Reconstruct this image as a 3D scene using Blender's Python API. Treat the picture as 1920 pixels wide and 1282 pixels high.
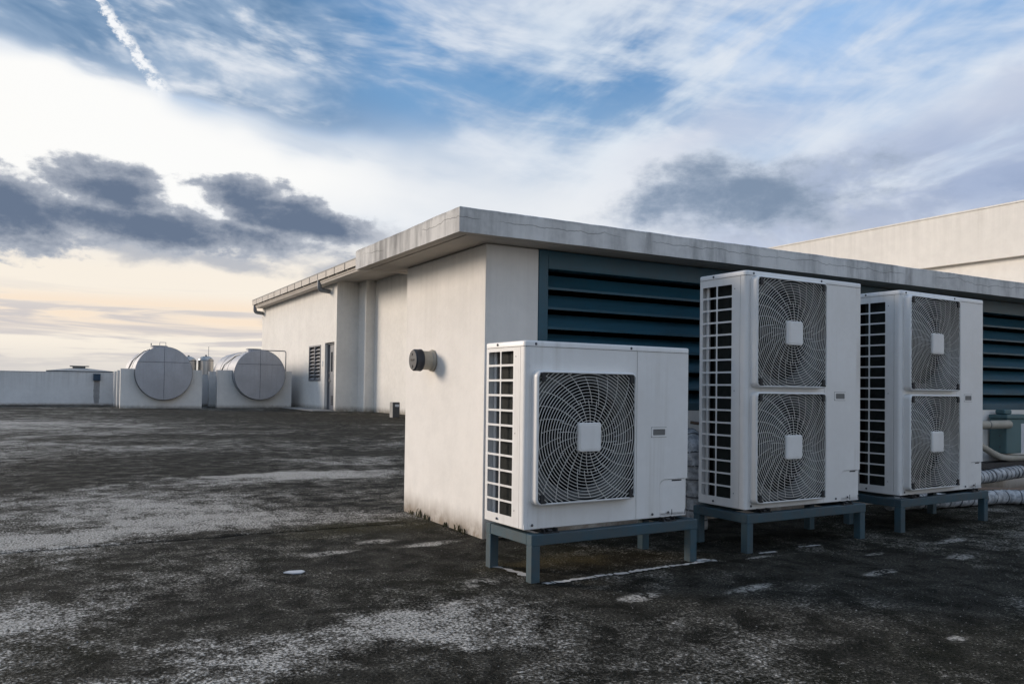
import bpy, bmesh, math, random
from mathutils import Vector, Matrix

R = math.radians
S = bpy.context.scene
for o in list(bpy.data.objects):
    bpy.data.objects.remove(o)
col = S.collection

# ------------------------------------------------------------------ camera
FPX, PITCH, YAW, ROLL, CAMH = 1522.72, 0.0200, 0.5172, 0.0130, 0.9026
cam = bpy.data.cameras.new('camera')
cam.sensor_fit = 'HORIZONTAL'
cam.sensor_width = 36.0
cam.lens = FPX / 1920 * 36
cam.shift_y = 58.35 / 1920
cam.clip_start = 0.05
cam.clip_end = 2000
cam_ob = bpy.data.objects.new('camera', cam)
col.objects.link(cam_ob)
S.camera = cam_ob
fw = Vector((math.sin(YAW) * math.cos(PITCH), math.cos(YAW) * math.cos(PITCH), math.sin(PITCH)))
rt = Vector((math.cos(YAW), -math.sin(YAW), 0))
up = rt.cross(fw)
r2 = rt * math.cos(ROLL) + up * math.sin(ROLL)
u2 = up * math.cos(ROLL) - rt * math.sin(ROLL)
m = Matrix((r2, u2, -fw)).transposed().to_4x4()
m.translation = Vector((0, 0, CAMH))
cam_ob.matrix_world = m

# ------------------------------------------------------------------ colour management
S.view_settings.view_transform = 'Standard'
S.view_settings.look = 'None'
S.view_settings.exposure = 0.0
S.view_settings.gamma = 1.0
S.view_settings.use_curve_mapping = False
S.render.engine = 'CYCLES'
S.cycles.use_adaptive_sampling = True
S.cycles.adaptive_threshold = 0.02
S.cycles.adaptive_min_samples = 12
S.cycles.max_bounces = 5
S.cycles.diffuse_bounces = 3
S.cycles.glossy_bounces = 2
S.cycles.transmission_bounces = 1
S.cycles.caustics_reflective = False
S.cycles.caustics_refractive = False


# ------------------------------------------------------------------ node expression helper
class X:
    """a socket with arithmetic"""
    def __init__(s, nt, sock): s.nt = nt; s.s = sock
    def m(s, op, *a):
        n = s.nt.nodes.new('ShaderNodeMath'); n.operation = op
        for i, v in enumerate((s,) + a):
            if isinstance(v, X): s.nt.links.new(v.s, n.inputs[i])
            else: n.inputs[i].default_value = v
        return X(s.nt, n.outputs[0])
    def __add__(s, o): return s.m('ADD', o)
    __radd__ = __add__
    def __mul__(s, o): return s.m('MULTIPLY', o)
    __rmul__ = __mul__
    def __sub__(s, o): return s.m('SUBTRACT', o)
    def __rsub__(s, o): return (s * -1.0) + o
    def __truediv__(s, o): return s.m('DIVIDE', o)
    def pw(s, e): return s.m('POWER', e)
    def mx(s, o): return s.m('MAXIMUM', o)
    def mn(s, o): return s.m('MINIMUM', o)
    def ab(s): return s.m('ABSOLUTE')
    def cl(s):
        n = s.nt.nodes.new('ShaderNodeClamp'); s.nt.links.new(s.s, n.inputs[0]); return X(s.nt, n.outputs[0])
    def ss(s, a, b, lo=0.0, hi=1.0):
        n = s.nt.nodes.new('ShaderNodeMapRange'); n.interpolation_type = 'SMOOTHSTEP'
        flip = a > b
        if flip: a, b, lo, hi = b, a, hi, lo
        s.nt.links.new(s.s, n.inputs[0])
        for i, v in zip((1, 2, 3, 4), (a, b, lo, hi)): n.inputs[i].default_value = v
        return X(s.nt, n.outputs[0])


def comb(nt, x, y, z=0.0):
    n = nt.nodes.new('ShaderNodeCombineXYZ')
    for i, v in enumerate((x, y, z)):
        if isinstance(v, X): nt.links.new(v.s, n.inputs[i])
        else: n.inputs[i].default_value = v
    return n.outputs[0]


def noise(nt, vec, scale, detail=4.0, rough=0.55, dist=0.0, flat=False):
    n = nt.nodes.new('ShaderNodeTexNoise')
    if flat: n.noise_dimensions = '2D'
    n.inputs['Scale'].default_value = scale; n.inputs['Detail'].default_value = detail
    n.inputs['Roughness'].default_value = rough; n.inputs['Distortion'].default_value = dist
    if vec is not None: nt.links.new(vec, n.inputs['Vector'])
    return X(nt, n.outputs['Fac'])


def vor(nt, vec, scale, feature='F1', out='Distance', rnd=1.0):
    n = nt.nodes.new('ShaderNodeTexVoronoi'); n.feature = feature
    n.inputs['Scale'].default_value = scale; n.inputs['Randomness'].default_value = rnd
    if vec is not None: nt.links.new(vec, n.inputs['Vector'])
    return X(nt, n.outputs[out])


def grad_ell(nt, vec, cx, cy, rx, ry, rot=0.0):
    """1 - d/2 of an elliptic distance d (d = 1 on the outline), by a mapped spherical gradient"""
    mp = nt.nodes.new('ShaderNodeMapping'); mp.vector_type = 'TEXTURE'
    mp.inputs['Location'].default_value = (cx, cy, 0)
    mp.inputs['Rotation'].default_value = (0, 0, math.radians(rot))
    mp.inputs['Scale'].default_value = (rx * 2, ry * 2, 1)
    nt.links.new(vec, mp.inputs['Vector'])
    g = nt.nodes.new('ShaderNodeTexGradient'); g.gradient_type = 'SPHERICAL'
    nt.links.new(mp.outputs[0], g.inputs[0])
    return X(nt, g.outputs['Fac'])


def mixc(nt, f, a, b, blend='MIX'):
    n = nt.nodes.new('ShaderNodeMix'); n.data_type = 'RGBA'; n.blend_type = blend
    for i, v in ((0, f), (6, a), (7, b)):
        if isinstance(v, X): nt.links.new(v.s, n.inputs[i])
        elif hasattr(v, 'is_output'): nt.links.new(v, n.inputs[i])
        elif isinstance(v, (tuple, list)): n.inputs[i].default_value = (*v[:3], 1)
        else: n.inputs[i].default_value = v
    return n.outputs[2]


# ------------------------------------------------------------------ world: evening sky with clouds
SUN_AZ, SUN_EL = -43.0, 17.0        # degrees, azimuth from +Y towards +X
GLOW_AZ = -38.0                      # middle of the bright part of the cloud cover
W = bpy.data.worlds.new('World')
S.world = W
W.use_nodes = True
nt = W.node_tree
nt.nodes.clear()
out = nt.nodes.new('ShaderNodeOutputWorld')
bg = nt.nodes.new('ShaderNodeBackground')
nt.links.new(bg.outputs[0], out.inputs[0])
STR = 0.10
bg.inputs[1].default_value = STR
W.cycles.sampling_method = 'MANUAL'
W.cycles.sample_map_resolution = 256
sky = nt.nodes.new('ShaderNodeTexSky')
sky.sky_type = 'NISHITA'
sky.sun_disc = False
sky.sun_elevation = R(SUN_EL)
sky.sun_rotation = R(SUN_AZ)
sky.air_density = 1.0
sky.dust_density = 0.6
sky.ozone_density = 2.5
tc = nt.nodes.new('ShaderNodeTexCoord')
sp = nt.nodes.new('ShaderNodeSeparateXYZ')
nt.links.new(tc.outputs['Generated'], sp.inputs[0])
dx, dy, dz = (X(nt, sp.outputs[i]) for i in range(3))
az = dx.m('ARCTAN2', dy) * 57.29578
el = dz.m('ARCSINE') * 57.29578
# cloud-deck plane coordinates (perspective of a layer overhead)
den = dz.mx(0.0) + 0.12
px_, py_ = dx / den, dy / den
dirv = tc.outputs['Generated']


def rgb(r, g, b):
    """display sRGB 0-255 -> radiance before the background strength"""
    f = lambda c: ((c / 255 / 12.92) if c < 10 else ((c / 255 + 0.055) / 1.055) ** 2.4) / STR
    return (f(r), f(g), f(b))


def rotxy(a, b, deg):
    c, s = math.cos(R(deg)), math.sin(R(deg))
    return a * c + b * s, b * c - a * s


def nz(sa, se, seed, detail=4, rough=0.58, dist=0.0, rot=0.0, stretch=1.0):
    """noise laid out in sky angles (features of about 1/sa degrees)"""
    A, E = rotxy(az, el, rot) if rot else (az, el)
    return noise(nt, comb(nt, A * sa + seed * 3.7, E * se + seed * 1.3), 1.0, detail, rough, dist, flat=True)


wA = nz(0.07, 0.10, 3.0, 3) - 0.5          # broad warp shared by the soft shapes
wB = nz(0.07, 0.10, 9.0, 3) - 0.5
azw, elw = az + wA * 9.0, el + wB * 5.0
cu = nz(0.20, 0.46, 41.0, 5, 0.57, 0.15)    # billowing detail
fi = nz(0.075, 0.26, 17.0, 5, 0.57, 0.2, rot=-9)    # wind-drawn streaks, falling to the right
fi2 = nz(0.085, 0.24, 27.0, 5, 0.57, 0.1, rot=24)    # streaks rising to the right
cuf = nz(1.0, 1.4, 45.0, 4, 0.62)          # small ragged edges
cb = nz(0.09, 0.17, 21.0, 5, 0.58, 0.4)    # broad cloud texture


VW = comb(nt, azw, elw)


def ell(a0, e0, ra, re, rot=0.0, vec=None):
    return grad_ell(nt, vec or VW, a0, e0, ra, re, rot)      # 0.5 on the outline, 1 at the centre


def blob(a0, e0, ra, re, rot=0.0, soft=0.6):
    return ell(a0, e0, ra, re, rot).ss(0.5 - soft / 2, 0.5 + soft / 2)


# angle from the bright part of the cover
dist_sun = (az - GLOW_AZ).ab()
dist_sun = dist_sun.mn(dist_sun * -1.0 + 360.0)
base = mixc(nt, 1.0, sky.outputs[0], (0.60, 0.95, 1.25), 'MULTIPLY')
c = mixc(nt, 0.65, base, mixc(nt, el.ss(27, 13), rgb(92, 148, 204), rgb(160, 190, 220)))
c = mixc(nt, az.ss(36, 52) * 0.7, c, rgb(146, 186, 232))
VE = rgb(232, 237, 244)
c = mixc(nt, el.ss(21, 10, 0.0, 0.8), c, rgb(226, 231, 238))
# drawn-out cirrus, soft
c = mixc(nt, (fi + wA * 0.35).ss(0.34, 0.76) * 0.75, c, VE)
c = mixc(nt, (fi2 + wB * 0.3).ss(0.34, 0.78) * az.ss(18, 36) * 0.7, c, VE)
# blue gap, upper centre, and a paler one upper right
c = mixc(nt, blob(24, 23.0, 11.0, 3.2, -8, 0.9) * fi.ss(0.70, 0.38) * 0.75, c, rgb(92, 147, 198))
c = mixc(nt, blob(25, 19.3, 11, 1.6, -6, 0.9) * fi.ss(0.62, 0.38) * 0.7, c, rgb(118, 162, 206))
c = mixc(nt, blob(50, 23.5, 6.5, 2.8, 12, 0.9) * fi2.ss(0.64, 0.40) * 0.8, c, rgb(148, 188, 234))
# white fans right of centre
c = mixc(nt, blob(37, 20.5, 6, 5.5, 20, 0.9) * (fi2 * 0.6 + fi * 0.5).ss(0.40, 0.68) * 0.8, c, rgb(230, 238, 246))
c = mixc(nt, blob(30, 13.0, 15, 2.2, -3, 0.9) * 0.7, c, rgb(238, 240, 243))
# glare around the hidden sun
c = mixc(nt, ell(-1, 15.2, 14, 3.9, -10).ss(0.325, 0.625), c, rgb(253, 253, 252))
c = mixc(nt, blob(-25, 15.5, 24, 6, 0, 0.7) * 0.9, c, rgb(253, 252, 249))
c = mixc(nt, blob(11, 14.6, 10, 2.3, -10, 0.8), c, rgb(252, 252, 251))
c = mixc(nt, blob(19, 15.6, 7, 0.8, -8, 0.9) * fi.ss(0.38, 0.58) * 0.6, c, rgb(186, 202, 222))
# cream and peach low over the horizon
c = mixc(nt, el.ss(11.5, 7.0, 0.0, 0.9) * dist_sun.ss(88, 58), c, rgb(252, 241, 225))
band = nz(0.05, 0.75, 6.0, 5, 0.58, 0.3)
c = mixc(nt, el.ss(6.8, 4.2, 0.0, 0.85) * band.ss(0.44, 0.58) * dist_sun.ss(80, 60), c, rgb(202, 197, 199))
c = mixc(nt, el.ss(6.2, 4.9) * el.ss(2.8, 4.0) * band.ss(0.60, 0.42) * dist_sun.ss(72, 54) * 0.8, c, rgb(250, 228, 204))
c = mixc(nt, el.ss(3.0, 0.4, 0.0, 0.75), c, rgb(212, 208, 205))
# slate-blue shaded layer, upper left
edge = el + wB * 2.2 + (fi - 0.5) * 4.0 + az * 0.16 - 19.3
slm = edge.ss(-0.25, 1.0) * (az + wA * 12).ss(24, 10) * dist_sun.ss(75, 50) * el.ss(60, 30, 0.2, 1.0)
c = mixc(nt, slm * 0.9, c, mixc(nt, fi.ss(0.36, 0.64), rgb(98, 132, 168), rgb(150, 174, 202)))
c = mixc(nt, slm * (fi + cu * 0.5).ss(0.76, 1.02) * 0.85, c, rgb(238, 241, 246))
# lavender-grey banks on the right
c = mixc(nt, ell(64, 17.0, 19, 3.6, 20).ss(0.25, 0.75) * cb.ss(0.30, 0.58) * 0.8, c, rgb(188, 198, 220))
c = mixc(nt, blob(60, 13.4, 17, 2.6, 6, 0.8) * cb.ss(0.34, 0.60) * 0.85, c, rgb(162, 178, 208))
c = mixc(nt, blob(64, 11.5, 11, 2.0, 4, 0.8) * cu.ss(0.36, 0.60) * 0.7, c, rgb(146, 164, 196))
c = mixc(nt, blob(43, 16.5, 6, 1.4, 16, 0.9) * 0.5, c, rgb(214, 217, 230))
c = mixc(nt, blob(46, 11.0, 11, 1.6, -2, 0.9) * cu.ss(0.34, 0.60) * 0.7, c, rgb(186, 194, 212))
fd = ell(45.5, 13.0, 10.5, 2.0, 3) * 2.0 - 1.0 + (cu - 0.5) * 1.5 + (cuf - 0.5) * 0.45
c = mixc(nt, fd.ss(-0.30, 0.60) * 0.9, c, rgb(160, 174, 194))
c = mixc(nt, fd.ss(0.10, 0.90) * 0.9, c, rgb(122, 141, 166))
# dark cumulus on the left
V2 = comb(nt, az + wA * 2.0, el + wB * 1.0)
fld = None
for a0, e0, ra, re, ro in ((-3.6, 10.4, 7.0, 2.7, -4), (3.4, 11.7, 5.2, 1.8, -16), (7.6, 10.2, 6.4, 1.8, -8), (11.4, 11.9, 4.0, 1.8, -12), (15.4, 11.2, 5.8, 1.6, -9), (-20, 9.6, 9, 2.4, 4), (5.5, 10.3, 15, 1.5, -3)):
    q = ell(a0, e0, ra, re, ro, V2)
    fld = q if fld is None else fld.mx(q)
low = None
for a0, e0, ra, re, ro in ((4.5, 9.4, 8, 1.3, -8), (13, 9.6, 7, 1.2, -4), (9.5, 8.4, 5, 0.7, -6), (20.0, 10.2, 2.6, 1.2, -10), (18.5, 8.0, 3.2, 1.2, 0), (14.5, 4.6, 2.6, 0.5, 2)):
    q = ell(a0, e0, ra, re, ro, V2)
    low = q if low is None else low.mx(q)
lowd = low * 2.0 - 1.0 + (cu - 0.5) * 2.4
c = mixc(nt, lowd.ss(-0.30, 0.60) * 0.8, c, rgb(172, 178, 190))
fd = fld * 2.0 - 1.0 + (cu - 0.5) * 1.55 + (cuf - 0.5) * 0.45
c = mixc(nt, fd.ss(-0.06, 0.24), c, mixc(nt, fd.ss(0.0, 0.80), rgb(180, 186, 197), rgb(104, 119, 142)))
# aircraft trail
ut, vt = rotxy(az - 4.0, el - 20.8, -50)
tw = vt + (cuf - 0.5) * 1.1
trail = (tw.ab() / (ut * 0.05 + 0.50)).ss(1.0, 0.35) * ut.ss(-9.0, -6.0) * ut.ss(4.0, 2.6)
c = mixc(nt, trail * cuf.ss(0.30, 0.55, 0.15, 1.0), c, rgb(246, 248, 251))
c = mixc(nt, el.ss(0.0, -3.0), c, rgb(110, 113, 118))
nt.links.new(c, bg.inputs[0])

# ------------------------------------------------------------------ the sun, veiled by cloud
sd = bpy.data.lights.new('sun', 'SUN')
sd.energy = 3.2
sd.angle = R(18)
sd.color = (1.0, 0.855, 0.71)
so = bpy.data.objects.new('sun', sd)
col.objects.link(so)
to_sun = Vector((math.sin(R(SUN_AZ)) * math.cos(R(SUN_EL)), math.cos(R(SUN_AZ)) * math.cos(R(SUN_EL)), math.sin(R(SUN_EL))))
so.rotation_euler = to_sun.to_track_quat('Z', 'Y').to_euler()
so.location = (0, 0, 30)


# ------------------------------------------------------------------ materials
def mat(name, colour, rough=0.6, metal=0.0, var=0.12, vscale=3.0, bump=0.0, bscale=60.0, grime=None, streak=0.0, spec=0.5):
    """plain painted / metal surface with uneven tone, optional vertical streaks and fine relief"""
    M = bpy.data.materials.new(name); M.use_nodes = True
    t = M.node_tree; b = t.nodes['Principled BSDF']
    g = t.nodes.new('ShaderNodeNewGeometry'); pos = g.outputs['Position']
    n1 = noise(t, pos, vscale, 4, 0.6)
    n2 = noise(t, pos, vscale * 9, 3, 0.6)
    f = (n1 * 0.7 + n2 * 0.3).ss(0.35, 0.65)
    gr = grime or tuple(x * (1 - var * 2.2) for x in colour)
    lo = tuple(a + (bb - a) * min(1, var * 2.5) for a, bb in zip(colour, gr))
    cc = mixc(t, f, lo, colour)
    if streak:
        s = t.nodes.new('ShaderNodeSeparateXYZ'); t.links.new(pos, s.inputs[0])
        x, y, z = (X(t, s.outputs[i]) for i in range(3))
        st = noise(t, comb(t, x * 14, y * 14, z * 0.55), 1.0, 4, 0.6)
        cc = mixc(t, st.ss(0.50, 0.80) * streak * n1.ss(0.35, 0.6), cc, gr)
    t.links.new(cc, b.inputs['Base Color'])
    b.inputs['Metallic'].default_value = metal
    t.links.new((n2 * 0.16 + (rough - 0.08)).s, b.inputs['Roughness'])
    b.inputs['Specular IOR Level'].default_value = spec
    if bump:
        bn = t.nodes.new('ShaderNodeBump'); bn.inputs['Strength'].default_value = bump; bn.inputs['Distance'].default_value = 0.004
        h = noise(t, pos, bscale, 5, 0.6)
        t.links.new(h.s, bn.inputs['Height']); t.links.new(bn.outputs[0], b.inputs['Normal'])
    return M


def plaster(name, colour, top_z=None, base_z=0.0, base_h=0.18, dirt=(0.16, 0.11, 0.065), soot=(0.16, 0.14, 0.11), topdirt=0.0):
    """painted render: trowel relief, rain streaks from the top, earthy splash along the foot"""
    M = bpy.data.materials.new(name); M.use_nodes = True
    t = M.node_tree; b = t.nodes['Principled BSDF']
    g = t.nodes.new('ShaderNodeNewGeometry'); pos = g.outputs['Position']
    s = t.nodes.new('ShaderNodeSeparateXYZ'); t.links.new(pos, s.inputs[0])
    x, y, z = (X(t, s.outputs[i]) for i in range(3))
    n1 = noise(t, pos, 1.1, 6, 0.6)
    n2 = noise(t, pos, 7.0, 6, 0.65)
    st = noise(t, comb(t, x * 9, y * 9, z * 0.35), 1.0, 5, 0.65)
    cc = mixc(t, (n1 * 0.6 + n2 * 0.4).ss(0.36, 0.64), tuple(k * 0.90 for k in colour), colour)
    cc = mixc(t, st.ss(0.52, 0.78) * 0.08, cc, tuple(k * f for k, f in zip(colour, (0.70, 0.66, 0.60))))
    if top_z is not None and topdirt:
        tm = z.ss(top_z - 1.0, top_z) * (st * 0.7 + n1 * 0.5).ss(0.42, 0.78) * topdirt
        cc = mixc(t, tm, cc, soot)
    bm_ = (z + (n2 - 0.5) * 0.10 + (st - 0.5) * 0.10).ss(base_z + base_h, base_z) * 0.85
    cc = mixc(t, bm_ * n2.ss(0.32, 0.58, 0.45, 1.0), cc, dirt)
    t.links.new(cc, b.inputs['Base Color'])
    b.inputs['Roughness'].default_value = 0.88
    b.inputs['Specular IOR Level'].default_value = 0.25
    bn = t.nodes.new('ShaderNodeBump'); bn.inputs['Strength'].default_value = 0.35; bn.inputs['Distance'].default_value = 0.004
    h = noise(t, comb(t, x * 40, y * 40, z * 26), 1.0, 5, 0.6) + noise(t, pos, 5.0, 3, 0.5) * 1.5
    t.links.new(h.s, bn.inputs['Height']); t.links.new(bn.outputs[0], b.inputs['Normal'])
    return M


def concrete(name, light, dark, crack=True):
    """weathered cement fascia: rain blackening in streaks, pale lower edge, wandering cracks"""
    M = bpy.data.materials.new(name); M.use_nodes = True
    t = M.node_tree; b = t.nodes['Principled BSDF']
    g = t.nodes.new('ShaderNodeNewGeometry'); pos = g.outputs['Position']
    s = t.nodes.new('ShaderNodeSeparateXYZ'); t.links.new(pos, s.inputs[0])
    x, y, z = (X(t, s.outputs[i]) for i in range(3))
    n1 = noise(t, pos, 1.6, 7, 0.65)
    n2 = noise(t, pos, 14.0, 6, 0.65)
    st = noise(t, comb(t, x * 7, y * 7, z * 0.9), 1.0, 6, 0.66)
    st2 = noise(t, comb(t, x * 1.1, y * 1.1, z * 0.3 + 4.0), 1.0, 3, 0.5)
    f = (st * 0.55 + n1 * 0.35 + n2 * 0.25).ss(0.46, 0.80)
    cc = mixc(t, f, light, dark)
    cc = mixc(t, (st * 0.6 + st2 * 0.6).ss(0.62, 0.84) * 0.7, cc, tuple(k * 0.45 for k in dark))
    cc = mixc(t, z.ss(1.90, 1.935) * n2.ss(0.35, 0.6) * 0.55, cc, tuple(k * 0.6 for k in dark))
    hgt = n2 * 0.5 + noise(t, pos, 55.0, 4, 0.6) * 0.5
    if crack:
        wv = noise(t, comb(t, x * 2.2, y * 2.2, 0.0), 1.0, 6, 0.62)
        line = (z - (wv * 0.16 + 1.79)).ab()
        ck = line.ss(0.0030, 0.0010) * noise(t, pos, 2.3, 2, 0.5).ss(0.36, 0.46)
        cc = mixc(t, ck * 0.5, cc, (0.03, 0.028, 0.025))
        hgt = hgt - ck * 1.2
    t.links.new(cc, b.inputs['Base Color'])
    b.inputs['Roughness'].default_value = 0.9
    b.inputs['Specular IOR Level'].default_value = 0.25
    bn = t.nodes.new('ShaderNodeBump'); bn.inputs['Strength'].default_value = 0.45; bn.inputs['Distance'].default_value = 0.006
    t.links.new(hgt.s, bn.inputs['Height']); t.links.new(bn.outputs[0], b.inputs['Normal'])
    return M


def deck_material():
    """old waterproofed roof deck: near-black algae and gravel, pale worn cement showing through"""
    M = bpy.data.materials.new('roof_deck'); M.use_nodes = True
    t = M.node_tree; b = t.nodes['Principled BSDF']
    g = t.nodes.new('ShaderNodeNewGeometry'); pos = g.outputs['Position']
    s = t.nodes.new('ShaderNodeSeparateXYZ'); t.links.new(pos, s.inputs[0])
    x, y, z = (X(t, s.outputs[i]) for i in range(3))
    big = noise(t, pos, 0.16, 5, 0.6, 0.6, flat=True)
    mid = noise(t, pos, 0.9, 5, 0.66, 0.5, flat=True)
    fin = noise(t, pos, 5.5, 5, 0.68, 0.3, flat=True)
    mic = noise(t, pos, 38.0, 5, 0.68, flat=True)
    gra = noise(t, pos, 85.0, 4, 0.72, flat=True)
    xw = x + (mid - 0.5) * 1.1 + (fin - 0.5) * 0.25
    yw = y + (noise(t, pos, 0.8, 3, 0.64, 0.4, flat=True) - 0.5) * 1.2 + (noise(t, pos, 6.0, 3, 0.65, flat=True) - 0.5) * 0.25

    VA = comb(t, xw, yw)
    VB = comb(t, x + (fin - 0.5) * 0.3, y + (mic - 0.5) * 0.05 + (fin - 0.5) * 0.12)

    def ell(cx, cy, rx, ry, rot=0.0, soft=0.5, warp=True):
        return grad_ell(t, VA if warp else VB, cx, cy, rx, ry, rot).ss(0.5 - soft / 2, 0.5 + soft / 2)

    dark = mixc(t, fin.ss(0.30, 0.66), (0.011, 0.0106, 0.0082), (0.050, 0.0475, 0.040))
    moss = (big * 0.6 + mid * 0.5).ss(0.50, 0.66)
    dark = mixc(t, moss * 0.7, dark, (0.016, 0.0165, 0.0085))
    # where the cement shows: broad fields plus named worn areas
    bias = (big - 0.5) * 1.1 + (mid - 0.5) * 1.7 + (fin - 0.5) * 1.5 + (mic - 0.5) * 1.1 + (gra - 0.5) * 1.3
    worn = ell(1.32, 2.80, 0.40, 0.28, 0, 0.5) * 0.52 + ell(0.45, 2.62, 0.75, 0.26, 8, 0.5) * 0.55
    worn = worn + ell(1.2, 5.55, 1.2, 0.34, 0, 0.6) * 0.50 + ell(2.6, 8.2, 1.5, 0.42, 0, 0.6) * 0.62
    worn = worn + ell(0.4, 7.0, 2.0, 1.1, 0, 0.7) * 0.32 + ell(-0.6, 5.4, 1.2, 0.4, 0, 0.6) * 0.3
    worn = worn + ell(3.5, 9.8, 1.4, 0.7, 0, 0.7) * 0.36 + ell(0.3, 21.0, 3.4, 3.4, 0, 0.7) * 0.52
    worn = worn + ell(-0.3, 13.0, 2.2, 2.0, 0, 0.7) * 0.26 + ell(4.4, 12.5, 2.2, 0.8, 0, 0.7) * 0.32 + ell(2.0, 16.5, 2.5, 0.8, 0, 0.7) * 0.25
    worn = worn + ell(0.05, 3.7, 0.8, 0.30, 12, 0.7) * 0.30 + ell(2.55, 2.35, 0.8, 0.3, 0, 0.7) * 0.16
    worn = worn - ell(4.3, 2.1, 1.8, 0.7, 0, 0.6) * 0.18 - ell(2.9, 1.7, 0.8, 0.5, 0, 0.6) * 0.15 - ell(3.6, 3.9, 2.4, 0.8, 0, 0.5) * 0.25 - ell(1.95, 4.75, 0.35, 0.4, 0, 0.6) * 0.25
    worn = worn - ell(6.5, 24.0, 5.0, 4.5, 0, 0.5) * 0.2
    fld = bias + worn
    p1 = fld.ss(-0.05, 0.44)
    cc = mixc(t, p1 * 0.62, dark, mixc(t, mic.ss(0.3, 0.7), (0.145, 0.138, 0.125), (0.29, 0.28, 0.26)))
    p2 = (fld + (mic - 0.5) * 0.4).ss(0.36, 0.70)
    cc = mixc(t, p2 * 0.8, cc, (0.46, 0.445, 0.42))
    # bald cement spots
    spots = None
    for cx, cy, rx, ry in ((2.274, 2.835, .105, .045), (2.85, 2.73, .12, .035), (3.67, 2.66, .12, .035), (4.45, 2.72, .10, .045),
                           (1.48, 3.12, .09, .04), (1.773, 3.39, .08, .06), (1.95, 4.35, .16, .05), (1.70, 4.55, .10, .06), (2.96, 1.82, .05, .025),
                           (3.42, 3.22, .10, .02), (4.05, 2.98, .07, .02), (4.9, 3.05, .13, .04), (1.35, 4.35, .13, .05)):
        e = ell(cx, cy, rx, ry, 4, 0.45, False)
        spots = e if spots is None else spots.mx(e)
    cc = mixc(t, spots * (fin * 0.6 + mic * 0.6).ss(0.47, 0.66, 0.0, 1.0) * 0.95, cc, (0.42, 0.405, 0.38))
    # brown silt near the wall
    cc = mixc(t, ell(2.25, 3.55, 0.35, 0.14, 10, 0.6) * 0.5, cc, (0.12, 0.10, 0.055))
    cc = mixc(t, ell(1.85, 5.0, 0.6, 0.32, 0, 0.6) * 0.65, cc, (0.040, 0.036, 0.017))
    # loose pale grit
    gv = vor(t, pos, 120.0, out='Distance'); gc = X(t, gv.s.node.outputs['Color'])
    grit = gv.ss(0.36, 0.20) * gc.ss(0.80, 0.90)
    cc = mixc(t, grit * 0.7, cc, (0.34, 0.33, 0.31))
    gd = vor(t, pos, 210.0, out='Color')
    cc = mixc(t, gd.ss(0.55, 0.95) * 0.45, cc, (0.012, 0.012, 0.010))
    cc = mixc(t, 1.0, cc, mixc(t, gra.ss(0.34, 0.66), (0.38, 0.37, 0.34), (1.60, 1.57, 1.52)), 'MULTIPLY')
    t.links.new(cc, b.inputs['Base Color'])
    t.links.new((p1 * 0.08 + 0.80 + (mic - 0.5) * 0.2).s, b.inputs['Roughness'])
    b.inputs['Specular IOR Level'].default_value = 0.06
    bn = t.nodes.new('ShaderNodeBump'); bn.inputs['Strength'].default_value = 0.8; bn.inputs['Distance'].default_value = 0.012
    h = gra * 0.5 + mic * 0.6 + fin * 0.8 + p1 * 0.25 + gv * -0.25
    t.links.new(h.s, bn.inputs['Height']); t.links.new(bn.outputs[0], b.inputs['Normal'])
    return M


def wrap_material():
    """foil/tape wrapped insulation with dark tape turns"""
    M = bpy.data.materials.new('wrapped_insulation'); M.use_nodes = True
    t = M.node_tree; b = t.nodes['Principled BSDF']
    g = t.nodes.new('ShaderNodeNewGeometry'); pos = g.outputs['Position']
    n = noise(t, pos, 18.0, 6, 0.65); n2 = noise(t, pos, 60.0, 4, 0.6)
    cc = mixc(t, n.ss(0.38, 0.62), (0.26, 0.28, 0.30), (0.55, 0.57, 0.59))
    cc = mixc(t, (n * 0.5 + n2 * 0.5).ss(0.56, 0.68) * 0.7, cc, (0.07, 0.07, 0.065))
    t.links.new(cc, b.inputs['Base Color'])
    b.inputs['Roughness'].default_value = 0.55
    bn = t.nodes.new('ShaderNodeBump'); bn.inputs['Strength'].default_value = 0.6; bn.inputs['Distance'].default_value = 0.01
    t.links.new(n.s, bn.inputs['Height']); t.links.new(bn.outputs[0], b.inputs['Normal'])
    return M


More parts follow.
